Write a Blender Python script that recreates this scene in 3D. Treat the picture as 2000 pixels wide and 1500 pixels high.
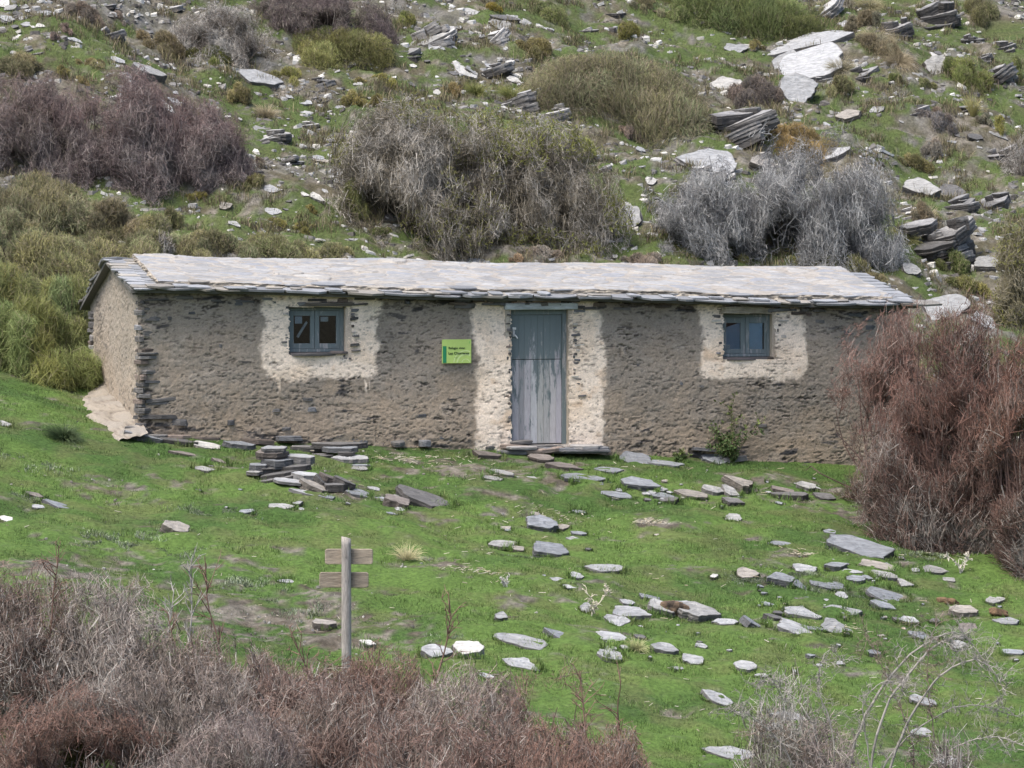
import bpy, math
import numpy as np
from mathutils import Vector, Matrix, Euler

# ------------------------------------------------------------------ camera, sky, sun, exposure
for o in list(bpy.data.objects): bpy.data.objects.remove(o)
SC = bpy.context.scene; COL = SC.collection
F = 6750.0; CAMP = np.array([0.0, -50.0, 3.0]); PITCH = math.atan(285/F)
cam = bpy.data.cameras.new('camera'); camo = bpy.data.objects.new('camera', cam); COL.objects.link(camo)
cam.sensor_width = 36; cam.lens = F/2000*36; cam.clip_start = 0.5; cam.clip_end = 2000
camo.location = CAMP; camo.rotation_euler = (math.pi/2-PITCH, 0, 0); SC.camera = camo
SUN_EL, SUN_AZ = math.radians(62), math.radians(-128)      # high on the left, a little in front, through cloud
w = bpy.data.worlds.new('World'); SC.world = w; w.use_nodes = True
nt = w.node_tree; sky = nt.nodes.new('ShaderNodeTexSky'); sky.sky_type = 'NISHITA'; sky.sun_disc = False
sky.sun_elevation = SUN_EL; sky.sun_rotation = SUN_AZ; sky.dust_density = 4.0; sky.air_density = 1.0; sky.ozone_density = 1.0
nt.links.new(sky.outputs[0], nt.nodes['Background'].inputs[0]); nt.nodes['Background'].inputs[1].default_value = 0.135
sun = bpy.data.lights.new('sun', 'SUN'); sun.energy = 2.1; sun.angle = math.radians(30); sun.color = (1.0, .945, .86)
suno = bpy.data.objects.new('sun', sun); COL.objects.link(suno)
sd = Vector((math.sin(SUN_AZ)*math.cos(SUN_EL), math.cos(SUN_AZ)*math.cos(SUN_EL), math.sin(SUN_EL)))
suno.rotation_euler = sd.to_track_quat('Z', 'Y').to_euler()
SC.view_settings.view_transform = 'Standard'; SC.view_settings.look = 'None'; SC.view_settings.gamma = 1
SC.view_settings.exposure = 1.32

# ------------------------------------------------------------------ noise
def _h(ix, iy, seed):
    n = (ix.astype(np.int64)*374761393 + iy.astype(np.int64)*668265263 + seed*974634777) & 0xffffffff
    n = ((n ^ (n >> 13))*1274126177) & 0xffffffff
    n = n ^ (n >> 16)
    return (n & 0xffffff)/float(0xffffff)
def vn(x, y, seed=0):
    x = np.asarray(x, float); y = np.asarray(y, float)
    ix = np.floor(x); iy = np.floor(y); fx = x-ix; fy = y-iy
    ux = fx*fx*fx*(fx*(fx*6-15)+10); uy = fy*fy*fy*(fy*(fy*6-15)+10)
    a = _h(ix, iy, seed); b = _h(ix+1, iy, seed); c = _h(ix, iy+1, seed); d = _h(ix+1, iy+1, seed)
    return (a*(1-ux)+b*ux)*(1-uy)+(c*(1-ux)+d*ux)*uy          # 0..1
def fbm(x, y, seed=0, o=4, g=.5):
    s = 0; a = 1; t = 0; x = np.asarray(x, float); y = np.asarray(y, float)
    for i in range(o):
        s = s+a*(vn(x, y, seed+i*17)-.5)*2; t += a; a *= g; x = x*2.03+7.1; y = y*2.03+3.7
    return s/t*1.6                                           # about -1..1
def sst(a, b, x):
    t = np.clip((np.asarray(x, float)-a)/(b-a), 0, 1); return t*t*(3-2*t)
def mix(a, b, t): return a+(b-a)*t
def voro(x, y, seed=0, jit=.9):
    ix = np.floor(x); iy = np.floor(y); f1 = np.full(x.shape, 9.); f2 = np.full(x.shape, 9.); cid = np.zeros(x.shape)
    for dx in (-1, 0, 1):
        for dy in (-1, 0, 1):
            cx = ix+dx; cy = iy+dy
            px = cx+.5+jit*(_h(cx, cy, seed)-.5); py = cy+.5+jit*(_h(cx, cy, seed+5)-.5)
            d = np.hypot(x-px, y-py); idv = _h(cx, cy, seed+9)
            n = d < f1
            f2 = np.where(n, f1, np.minimum(f2, d)); cid = np.where(n, idv, cid); f1 = np.where(n, d, f1)
    return f1, f2, cid

# ------------------------------------------------------------------ house frame and terrain height
TH = math.radians(15.6); CT, ST = math.cos(TH), math.sin(TH); HX = -5.41
HL, HD = 11.95, 4.55                                        # length and depth of the hut
def loc2w(u, v, z): return (HX+u*CT-v*ST, u*ST+v*CT, z)
def w2loc(x, y): return ((x-HX)*CT+y*ST, -(x-HX)*ST+y*CT)
def hbase(X, Y):
    u, v = w2loc(X, Y); u = np.asarray(u, float); v = np.asarray(v, float)
    vv = v-.0*u
    P = np.where(vv < 0, .195*vv-.0*vv, .10*vv)
    P = P+.30*np.maximum(vv-4.6, 0)-.04*np.exp(-((vv+.2)/.8)**2)
    # softly blend the kinks
    P = P-.016*np.maximum(0, vv-24)**1.3*0
    lat = -.055*np.clip(X+2.7, -30, 30)
    lat = lat*(1+.0*v)
    left = .10*sst(-4.5, -9.5, X)*sst(-9, 1, Y)*3.0          # the bank rises to the left of the hut
    return P+lat+left
def hgt(X, Y):
    X = np.asarray(X, float); Y = np.asarray(Y, float)
    u, v = w2loc(X, Y)
    hill = sst(5, 9, v)
    inh = sst(-1.2, -.2, v)*(1-sst(4.8, 5.6, v))*sst(-1, 0, u)*(1-sst(12.2, 13, u))
    n = .10*fbm(X*.35, Y*.35, 3)+.035*fbm(X*1.3, Y*1.3, 5)+.012*fbm(X*4.1, Y*4.1, 6)
    nh = .35*fbm(X*.22, Y*.3, 11)+.17*fbm(X*.7, Y*.9, 12)+.05*fbm(X*2.2, Y*2.2, 13)
    return hbase(X, Y)+(n*(1-hill)+nh*hill)*(1-inh*.85)
_cp, _sp = math.cos(PITCH), math.sin(PITCH)
def ray(px, py):
    x = (px-1000)/F; yv = -(py-750)/F
    return np.array([x, _cp+yv*_sp, -_sp+yv*_cp])
_T = np.concatenate([np.arange(26, 60, .05), np.arange(60, 140, .1)])
def at(px, py):
    """the point of the ground seen at a place of the photograph"""
    d = ray(px, py); P = CAMP+_T[:, None]*d
    g = P[:, 2]-hgt(P[:, 0], P[:, 1])
    k = np.where(g < 0)[0]
    i = k[0] if len(k) else len(_T)-1
    i = max(i, 1); t = _T[i-1]+(_T[i]-_T[i-1])*(g[i-1]/(g[i-1]-g[i]+1e-9) if len(k) else 1)
    p = CAMP+t*d
    return p[0], p[1], float(hgt(p[0], p[1]))
def zat(py, Y, px=1000):
    d = ray(px, py); return CAMP[2]+d[2]*(Y+50)/d[1]
def fac(px, py, v=0.0):
    """u, z on the facade plane at depth v"""
    d = ray(px, py)
    # point: -(x-HX)*ST + y*CT = v
    t = (v+(CAMP[0]-HX)*ST-CAMP[1]*CT)/(-d[0]*ST+d[1]*CT)
    p = CAMP+t*d; u, _ = w2loc(p[0], p[1]); return u, p[2]
def scl(Y): return F/(50+Y)

# ------------------------------------------------------------------ mesh helpers
def mesh_np(name, V, faces, mat, col=None, parent=None, smooth=False, mats=None, mi=None):
    """faces: list of int arrays (n,k)"""
    me = bpy.data.meshes.new(name); V = np.asarray(V, np.float32)
    me.vertices.add(len(V)); me.vertices.foreach_set('co', V.ravel())
    loops = np.concatenate([np.asarray(f).ravel() for f in faces]).astype(np.int32)
    tot = np.concatenate([np.full(len(f), np.asarray(f).shape[1]) for f in faces]).astype(np.int32)
    st = np.concatenate([[0], np.cumsum(tot)[:-1]]).astype(np.int32)
    me.loops.add(len(loops)); me.loops.foreach_set('vertex_index', loops)
    me.polygons.add(len(tot)); me.polygons.foreach_set('loop_start', st)
    me.polygons.foreach_set('use_smooth', np.full(len(tot), smooth))
    me.update(calc_edges=True)
    if col is not None:
        a = me.attributes.new('Col', 'FLOAT_COLOR', 'POINT')
        c = np.ones((len(V), 4), np.float32); c[:, :3] = np.clip(col, 0, 1); a.data.foreach_set('color', c.ravel())
    for m in (mats or [mat]): me.materials.append(m)
    if mi is not None: me.polygons.foreach_set('material_index', np.asarray(mi, np.int32))
    o = bpy.data.objects.new(name, me); COL.objects.link(o)
    if parent: o.parent = parent
    return o
def tag(o, label=None, cat=None, group=None, kind=None):
    if label: o['label'] = label
    if cat: o['category'] = cat
    if group: o['group'] = group
    if kind: o['kind'] = kind
    return o
def empty(name, loc=(0, 0, 0), rz=0):
    o = bpy.data.objects.new(name, None); COL.objects.link(o); o.location = loc; o.rotation_euler = (0, 0, rz)
    o.empty_display_size = .2; return o
class MB:
    """collects pieces, links them as ONE mesh object"""
    def __init__(s): s.V = []; s.F = {}; s.C = []; s.n = 0
    def add(s, V, faces, col=None):
        V = np.asarray(V, float); s.V.append(V)
        s.C.append(np.broadcast_to(np.asarray(col if col is not None else (.5, .5, .5), float), (len(V), 3)))
        for f in faces:
            f = np.asarray(f); s.F.setdefault(f.shape[1], []).append(f+s.n)
        s.n += len(V)
    def box(s, a, b, col=None, jit=0, rng=None):
        x0, y0, z0 = a; x1, y1, z1 = b
        V = np.array([(x, y, z) for z in (z0, z1) for y in (y0, y1) for x in (x0, x1)], float)
        if jit: V = V+rng.uniform(-jit, jit, V.shape)
        s.add(V, [np.array([(0, 2, 3, 1), (4, 5, 7, 6), (0, 1, 5, 4), (2, 6, 7, 3), (0, 4, 6, 2), (1, 3, 7, 5)])], col)
    def bbox(s, a, b, bev=.004, col=None):
        """box with bevelled edges (chamfer)"""
        a = np.array(a, float); b = np.array(b, float); V = []; idx = {}
        for z in (0, 1):
            for y in (0, 1):
                for x in (0, 1):
                    c = np.where(np.array([x, y, z]), b, a); d = np.where(np.array([x, y, z]), -1, 1)*bev
                    for ax in range(3):
                        p = c+d; p[ax] = c[ax]; idx[(x, y, z, ax)] = len(V); V.append(p)
        F4 = []
        for ax in range(3):
            o1, o2 = [(1, 2), (2, 0), (0, 1)][ax]
            for s_ in (0, 1):
                q = []
                for (i, j) in ((0, 0), (1, 0), (1, 1), (0, 1)):
                    k = [0, 0, 0]; k[ax] = s_; k[o1] = i; k[o2] = j; q.append(idx[(*k, ax)])
                F4.append(q if s_ else q[::-1])
        for ax in range(3):
            o1, o2 = [(1, 2), (2, 0), (0, 1)][ax]
            for i in (0, 1):
                for j in (0, 1):
                    k0 = [0, 0, 0]; k0[o1] = i; k0[o2] = j; k1 = list(k0); k1[ax] = 1
                    q = [idx[(*k0, o1)], idx[(*k1, o1)], idx[(*k1, o2)], idx[(*k0, o2)]]
                    F4.append(q if (i ^ j) else q[::-1])
        T3 = [[idx[(x, y, z, 0)], idx[(x, y, z, 1)], idx[(x, y, z, 2)]] if (x+y+z) % 2 else [idx[(x, y, z, 2)], idx[(x, y, z, 1)], idx[(x, y, z, 0)]]
              for z in (0, 1) for y in (0, 1) for x in (0, 1)]
        s.add(V, [np.array(F4), np.array(T3)], col)
    def tubes(s, P0, P1, R0, R1, C0, C1, ns=3):
        V, Q, C = tubes(P0, P1, R0, R1, C0, C1, ns); s.add(V, [Q], C)
    def build(s, name, mat, parent=None, smooth=False, origin=None):
        V = np.concatenate(s.V); C = np.concatenate(s.C)
        if origin is not None: V = V-np.asarray(origin)
        o = mesh_np(name, V, [np.concatenate(f) for f in s.F.values()], mat, C, parent, smooth)
        if origin is not None: o.location = origin
        return o
class Each:
    """like MB, but every piece added becomes a part of its own"""
    def __init__(s, name, mat, parent): s.a = (name, mat, parent)
    def add(s, V, faces, col=None):
        m = MB(); m.add(V, faces, col); m.build(*s.a)
    def build(s, *a): pass
def tubes(P0, P1, R0, R1, C0, C1, ns=3):
    P0 = np.asarray(P0, float); P1 = np.asarray(P1, float); n = len(P0)
    R0 = np.broadcast_to(R0, (n,)); R1 = np.broadcast_to(R1, (n,))
    d = P1-P0; d = d/(np.linalg.norm(d, axis=1, keepdims=True)+1e-9)
    h = np.where(np.abs(d[:, 2:3]) > .9, np.array([[1., 0, 0]]), np.array([[0, 0, 1.]]))
    a = np.cross(d, h); a /= np.linalg.norm(a, axis=1, keepdims=True)+1e-9; b = np.cross(d, a)
    V = np.zeros((n, 2*ns, 3)); C = np.zeros((n, 2*ns, 3))
    for k in range(ns):
        t = 2*math.pi*k/ns; o = a*math.cos(t)+b*math.sin(t)
        V[:, k] = P0+o*R0[:, None]; V[:, ns+k] = P1+o*R1[:, None]
    C[:, :ns] = np.broadcast_to(C0, (n, 3))[:, None]; C[:, ns:] = np.broadcast_to(C1, (n, 3))[:, None]
    base = (np.arange(n)*2*ns)[:, None, None]
    q = np.array([[k, (k+1) % ns, ns+(k+1) % ns, ns+k] for k in range(ns)])[None]
    return V.reshape(-1, 3), (base+q).reshape(-1, 4), C.reshape(-1, 3)

# ------------------------------------------------------------------ materials
def mat_attr(name, rough=.85, bump=0.3, bscale=60, vary=.35, vscale=14, objvary=0., aniso=(1, 1, 1), spec=.3, trans=0):
    """base colour from the mesh's own colours, broken up by noise"""
    m = bpy.data.materials.new(name); m.use_nodes = True; t = m.node_tree; N = t.nodes; L = t.links
    b = N['Principled BSDF']; b.inputs['Roughness'].default_value = rough; b.inputs['Specular IOR Level'].default_value = spec
    at_ = N.new('ShaderNodeAttribute'); at_.attribute_name = 'Col'
    c = at_.outputs['Color']
    if vary:
        tc = N.new('ShaderNodeTexCoord'); mp = N.new('ShaderNodeMapping'); mp.inputs['Scale'].default_value = aniso
        L.new(tc.outputs['Object'], mp.inputs[0])
        nz = N.new('ShaderNodeTexNoise'); nz.inputs['Scale'].default_value = vscale; nz.inputs['Detail'].default_value = 7; nz.inputs['Roughness'].default_value = .65
        L.new(mp.outputs[0], nz.inputs[0])
        mr = N.new('ShaderNodeMapRange'); mr.inputs[1].default_value = .25; mr.inputs[2].default_value = .75
        mr.inputs[3].default_value = 1-vary; mr.inputs[4].default_value = 1+vary; L.new(nz.outputs[0], mr.inputs[0])
        mu = N.new('ShaderNodeVectorMath'); mu.operation = 'SCALE'; L.new(c, mu.inputs[0]); L.new(mr.outputs[0], mu.inputs['Scale']); c = mu.outputs[0]
        if bump:
            nb = N.new('ShaderNodeTexNoise'); nb.inputs['Scale'].default_value = bscale; nb.inputs['Detail'].default_value = 6; nb.inputs['Roughness'].default_value = .65
            L.new(mp.outputs[0], nb.inputs[0])
            bp = N.new('ShaderNodeBump'); bp.inputs['Strength'].default_value = bump; bp.inputs['Distance'].default_value = .02
            L.new(nb.outputs[0], bp.inputs['Height']); L.new(bp.outputs[0], b.inputs['Normal'])
    if objvary:
        oi = N.new('ShaderNodeObjectInfo'); mr2 = N.new('ShaderNodeMapRange'); mr2.inputs[3].default_value = 1-objvary; mr2.inputs[4].default_value = 1+objvary
        L.new(oi.outputs['Random'], mr2.inputs[0]); m2 = N.new('ShaderNodeVectorMath'); m2.operation = 'SCALE'
        L.new(c, m2.inputs[0]); L.new(mr2.outputs[0], m2.inputs['Scale']); c = m2.outputs[0]
    L.new(c, b.inputs['Base Color'])
    return m
M_GROUND = mat_attr('earth_and_turf', .95, .9, 40, .55, 18, spec=.1)
M_GRASS = mat_attr('grass_blade', .6, 0, 0, 0, spec=.25)
M_TWIG = mat_attr('twig_bark', .8, 0, 0, 0, spec=.2)
M_LEAF = mat_attr('broom_shoots', .7, 0, 0, 0, spec=.2)
M_PLASTER = mat_attr('weathered_render', .92, .9, 90, .24, 45, aniso=(1, 1, 1.8), spec=.15)
M_SLATE = mat_attr('slate', .66, .9, 16, .45, 7, objvary=.14, aniso=(.8, 1.9, 3.0), spec=.35)
M_ROOF = mat_attr('roof_slate', .6, .5, 40, .2, 12, aniso=(1, 1.6, 1), spec=.4)
M_WOOD = mat_attr('weathered_wood', .8, .6, 30, .5, 10, aniso=(6, 6, .7), spec=.2)
M_WOODH = mat_attr('weathered_board', .8, .6, 30, .6, 9, aniso=(.8, 6, 7), spec=.2)
M_PLAIN = mat_attr('painted_surface', .5, .1, 30, .08, 20, spec=.4)

# ------------------------------------------------------------------ ground
rng = np.random.default_rng(7)
BARE = []                                                   # x, y, rx, ry, strength of worn patches
for px, py, rx, ry, s in ((990, 925, .9, .5, 1), (1060, 905, .9, .35, .8), (560, 1200, 1.1, .9, .9), (700, 1240, 1.0, .7, .7), (470, 1215, .8, .6, .7), (1272, 1024, .28, .16, 1),
                          (855, 905, .8, .35, .8), (1480, 965, 1.3, .35, .5), (60, 1110, 1.2, .35, .6), (300, 1100, 1.2, .3, .5), (980, 965, .8, .3, .6), (1480, 1125, .25, .25, .9),
                          (1540, 1080, .3, .18, .9), (1250, 1180, .7, .15, .5), (1590, 950, .9, .2, .6), (1490, 1055, .35, .14, .8), (700, 965, .7, .25, .6), (815, 1010, .9, .14, .8),
                          (1050, 1010, .7, .16, .5), (1165, 1400, .5, .25, .4), (1680, 1010, .6, .3, .6), (930, 1110, .5, .12, .6), (1315, 1390, .4, .2, .6)):
    x, y, z = at(px, py); BARE.append((x, y, rx, ry, s))
def green(X, Y):
    """how much turf covers the soil, 0..1"""
    u, v = w2loc(X, Y); hill = sst(4, 8, v)
    g = 1.02-.40*sst(.28, .8, fbm(X*.9, Y*1.5, 21))-.30*sst(.35, .8, fbm(X*3.3, Y*4.6, 22))
    gh = .82-.62*sst(-.12, .6, fbm(X*.45, Y*.7, 23))-.55*sst(.05, .7, fbm(X*1.7, Y*2.6, 24))
    g = mix(g, gh, hill)
    for x, y, rx, ry, s in BARE:
        d = np.hypot((X-x)/rx, (Y-y)/ry)+.55*fbm(X*3, Y*3, 25)+.5*fbm(X*9, Y*11, 26, 2)
        g = g-.62*s*(1-sst(.35, 1.25, d))
    return np.clip(g, 0.0, 1)
def gcol(X, Y, detail=True):
    u, v = w2loc(X, Y); hill = sst(4, 8, v)[..., None]
    g = sst(.3, .75, green(X, Y)+.32*fbm(X*8, Y*9, 30, 2))[..., None]
    a = sst(-.5, .6, fbm(X*.6, Y*.9, 31))[..., None]; b = sst(-.2, .7, fbm(X*2.1, Y*3, 32))[..., None]
    turf = mix(np.array([.040, .074, .020]), np.array([.064, .106, .027]), a)
    turf = mix(turf, np.array([.085, .083, .040]), b*.45)
    turf = mix(turf, np.array([.058, .070, .028]), hill*.6)
    k = sst(-.5, .6, fbm(X*5, Y*6, 33))[..., None]; k2 = sst(-.3, .5, fbm(X*1.4, Y*1.4, 34))[..., None]
    soil = mix(np.array([.075, .064, .050]), np.array([.145, .132, .112]), k)
    soil = mix(soil, np.array([.12, .12, .115]), k2*.5*hill+.25*k2)
    k3 = sst(.0, .5, fbm(X*11, Y*15, 35, 2))[..., None]; soil = mix(soil, soil*.45, k3*.7)
    soil = mix(soil, np.array([.075, .072, .040]), .45*hill*(1-k))
    return mix(soil, turf, g)
def make_ground():
    xs = np.concatenate([-np.geomspace(11, 200, 30)[::-1], np.arange(-10.9, 10.95, .075), np.geomspace(11, 200, 30)])
    ys = np.concatenate([-np.geomspace(17.2, 160, 28)[::-1], np.arange(-17, 8, .075), np.arange(8, 36, .1), np.geomspace(36.2, 200, 26)])
    X, Y = np.meshgrid(xs, ys); Z = hgt(X, Y)
    near = (np.abs(X) < 11.5) & (Y > -18) & (Y < 37)
    g = green(X, Y); u, v = w2loc(X, Y)
    micro = .020*fbm(X*6, Y*7, 41, 3)*(1-.3*g)+.030*fbm(X*2.6, Y*3.1, 43, 2)*(1-sst(-1.5, -.3, v)*(1-sst(4.8, 6, v)))+.012*sst(.2, .7, fbm(X*9, Y*11, 42, 2))*sst(4, 8, v)*2
    Z = Z+np.where(near, micro, 0)
    C = gcol(X, Y); n, m = X.shape
    i = np.arange(n-1)[:, None]*m+np.arange(m-1)[None]
    Q = np.stack([i, i+1, i+m+1, i+m], -1).reshape(-1, 4)
    o = mesh_np('hillside_ground', np.stack([X, Y, Z], -1).reshape(-1, 3), [Q], M_GROUND, C.reshape(-1, 3), smooth=True)
    tag(o, kind='structure')
make_ground()

# ------------------------------------------------------------------ the hut
hut = empty('stone_hut', (HX, 0, 0), TH)
tag(hut, 'long low stone hut with slate roof, rough grey render and white painted surrounds', 'hut')
def eave(u): return 2.262-.0243*u+.012*np.sin(u*1.1)
def ridge(u): return 2.655-.0195*u+.014*np.sin(u*1.7+1)
def beave(u): return 1.90-.02*u
def roofz(u, v):
    u = np.asarray(u, float); v = np.asarray(v, float)
    return np.where(v < 2.25, eave(u)+(ridge(u)-eave(u))*(v+.14)/2.39, ridge(u)+(beave(u)-ridge(u))*(v-2.25)/2.65)
def rect(px0, py0, px1, py1, v=0):
    u0, z1 = fac(px0, py0, v); u1, z0 = fac(px1, py1, v)
    return u0, u1, z0, z1
W1 = rect(563, 600, 679, 692); W2 = rect(1412, 613, 1512, 701); DR = rect(998, 604, 1110, 868)
PAINT = [rect(512, 560, 737, 738), rect(928, 560, 1174, 900), rect(1366, 560, 1568, 738)]
OPEN = [W1, W2, DR]
def sdbox(u, w, r, rad=.08):
    cx, cy = (r[0]+r[1])/2, (r[2]+r[3])/2; hx, hy = (r[1]-r[0])/2-rad, (r[3]-r[2])/2-rad
    qx = np.abs(u-cx)-hx; qy = np.abs(w-cy)-hy
    return np.hypot(np.maximum(qx, 0), np.maximum(qy, 0))+np.minimum(np.maximum(qx, qy), 0)-rad
def rubble(u, w, expo, seed=50, calm=0.):
    """relief (metres, outwards) and colour of a rendered rubble wall; expo 0..1 = how much bare stone shows"""
    wp = w+.05*fbm(u*1.1, w*1.3, seed)+.015*fbm(u*4, w*4, seed+1)
    n1 = fbm(u*2.6, wp*15, seed+2, 3); n2 = fbm(u*7, wp*30, seed+3, 3); n3 = fbm(u*19, w*24, seed+4, 3)
    n4 = fbm(u*3.5, w*3.5, seed+5, 3)
    h = .010*n1*(.10+expo)+.005*n2*(.2+expo)+.0016*n3+.012*n4*.6+.0042*fbm(u*42, w*50, seed+9, 2)
    e = np.clip(expo, 0, 1)
    # ledges of slate whose under sides stay open: a deep narrow slot
    slot = sst(.60, .80, n2+.40*n1+.8*(e-.5)+.40*n3)*sst(-.15, .45, n4+1.3*(e-.35))
    fine = sst(.50, .85, fbm(u*17, wp*46, seed+6, 2)+.3*n4+.3*(e-.3))
    h = h*(1-.45*np.asarray(calm))-(.022*slot+.009*fine)*(1-.3*np.asarray(calm))
    stone = sst(.42, .60, n1+1.0*(e-.78)+.15*n3)
    return h, slot, fine, stone, n1, n3, n4
def wall_col(u, w, slot, fine, stone, n3, n4, paint, low):
    a = sst(-.5, .6, fbm(u*.55, w*.8, 61)); b = sst(-.2, .8, fbm(u*2.4, w*2.9, 62))
    c = mix(np.array([.238, .210, .176]), np.array([.288, .250, .206]), a[..., None])
    c = mix(c, np.array([.345, .268, .19]), (np.clip(low*.7+b*.25, 0, 1)*.7)[..., None])
    c = mix(c, np.array([.33, .30, .26]), (.30*sst(.1, .8, fbm(u*5, w*6, 63)))[..., None])
    pc = mix(np.array([.80, .685, .565]), np.array([.74, .60, .46]), sst(.0, .8, fbm(u*1.8, w*2.2, 64))[..., None]*.7)
    pc = mix(pc, np.array([.55, .36, .20]), (.4*sst(.45, .95, fbm(u*3.4, w*4.2, 65)))[..., None])
    c = mix(c, pc, paint[..., None])
    sc = mix(np.array([.045, .045, .048]), np.array([.115, .105, .098]), sst(-.5, .6, fbm(u*4, w*22, 66))[..., None])
    c = mix(c, sc, (stone*(1-.8*paint))[..., None])
    c = c*(1+.06*n3+.11*fbm(u*60, w*60, 67, 2))[..., None]
    c = mix(c, np.array([.055, .048, .042]), np.clip(slot*.78+fine*.55, 0, .92)[..., None])  # shade inside the slots painted into the colour; fine pits darkened with them
    return c
def gridmesh(name, P, C, mat, parent, keep=None, smooth=True, flip=False):
    n, m = P.shape[:2]; i = np.arange(n-1)[:, None]*m+np.arange(m-1)[None]
    Q = np.stack([i, i+1, i+m+1, i+m], -1)
    if flip: Q = Q[..., ::-1]
    Q = Q.reshape(-1, 4) if keep is None else Q[keep]
    return mesh_np(name, P.reshape(-1, 3), [Q], mat, C.reshape(-1, 3), parent, smooth)
def base_u(u): x, y, z = loc2w(u, 0*np.asarray(u), 0); return hbase(x, y)
def front_wall():
    us = np.arange(0, HL+.001, .0145); N = 225; t = np.linspace(0, 1, N)
    U, T = np.meshgrid(us, t); top = roofz(U, -.02)-.035; Wz = -1.1+(top+1.1)*T
    hb = Wz-base_u(U); dt = top-Wz
    paint = np.zeros_like(U)
    for i, r in enumerate(PAINT):
        s = sdbox(U+(.045*fbm(U*0+i, Wz*1.3, 70, 2)), Wz, r, .16)
        k = 1-sst(-.035, .045, s+.05*fbm(U*5, Wz*5, 71, 3)+.018*fbm(U*25, Wz*25, 72, 2))
        paint = np.maximum(paint, k)
    for (px, py, wd) in ((545, 752, .05), (716, 755, .07)):                       # brush strokes and drips under the first window's paint
        u0, w0 = fac(px, py); paint = np.maximum(paint, .75*(1-sst(.5, 1.1, np.hypot((U-u0)/wd, (Wz-w0)/.16)+.8*np.abs(fbm(U*40, Wz*5, 73, 2)))))
    expo = .16+.72*(1-sst(.05, .30, dt))+.38*(1-sst(.05, .42, hb))+.45*(1-sst(.12, .42, U))+.22*fbm(U*.9, Wz*1.6, 74)
    expo = expo*(1-.5*paint)
    for r, k in ((W1, .42), (W2, .5), (DR, .30)):
        s = sdbox(U, Wz, r, .02); side = sst(-.02, .02, np.maximum(r[0]-U, U-r[1]))
        expo = expo+k*(1-sst(.02, .24, s))*side
    h, slot, fine, stone, n1, n3, n4 = rubble(U, Wz, expo, 50, paint)
    h = h+.03*fbm(U*.5, Wz*.9, 75, 2)
    paint2 = paint*(1-.30*sst(.4, .8, fbm(U*9, Wz*18, 76, 3)))
    C = wall_col(U, Wz, slot*(1-.25*paint), fine, stone, n3, n4, paint2, 1-sst(.2, 1.2, hb+.3*n4))
    edge = sst(0, .05, np.minimum(U, HL-U))
    P = np.stack([U, -h*edge, Wz], -1)
    cu = (U[:-1, :-1]+U[1:, 1:])/2; cw = (Wz[:-1, :-1]+Wz[1:, 1:])/2
    keep = np.ones(cu.shape, bool)
    for r in OPEN:
        jag = .018*fbm(cu*0+3, cw*22, 77, 2)
        keep &= ~((cu > r[0]+jag) & (cu < r[1]+jag) & (cw > r[2]) & (cw < r[3]))
    gridmesh('front_wall', P, C, M_PLASTER, hut, keep)
front_wall()
def gable_wall():
    vs = np.arange(0, HD+.001, .016); N = 200; t = np.linspace(0, 1, N)
    V, T = np.meshgrid(vs, t); top = roofz(0*V, V)-.035; Wz = -1.0+(top+1.0)*T
    x, y, _ = loc2w(0, V, 0); hb = Wz-hbase(x, y)
    expo = .34+.3*(1-sst(.0, .5, hb))+.3*(1-sst(.05, .4, V))+.3*sst(-.2, .8, fbm(V*1.1, Wz*1.1, 80))
    h, slot, fine, stone, n1, n3, n4 = rubble(V*1.25+31, Wz*.8, expo, 90)
    h = h*1.0; C = wall_col(V+40, Wz, slot, fine, stone*.8, n3, n4, 0*V, 1-sst(.1, 1.2, hb+.3*n4))
    C = mix(C, np.array([.33, .295, .25]), .4)
    gridmesh('gable_wall', np.stack([-h*sst(0, .05, np.minimum(V, HD-V)), V, Wz], -1), C, M_PLASTER, hut, flip=True)
    h2 = .03*fbm(V*6, Wz*9, 99)
    gridmesh('gable_wall', np.stack([HL+h2*sst(0, .05, np.minimum(V, HD-V)), V, Wz-.25*0-(roofz(0*V, V)-roofz(0*V+HL, V))*T], -1), C, M_PLASTER, hut)
    us = np.arange(0, HL+.001, .05); t = np.linspace(0, 1, 60); U, T = np.meshgrid(us, t); top = roofz(U, 0*U+HD)-.03; Wz = -1+(top+1)*T
    h, slot, fine, stone, n1, n3, n4 = rubble(U+70, Wz, .4+0*U, 120)
    gridmesh('back_wall', np.stack([U, HD+h, Wz], -1), wall_col(U+70, Wz, slot, fine, stone, n3, n4, 0*U, 0*U), M_PLASTER, hut, flip=True)
gable_wall()
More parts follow.
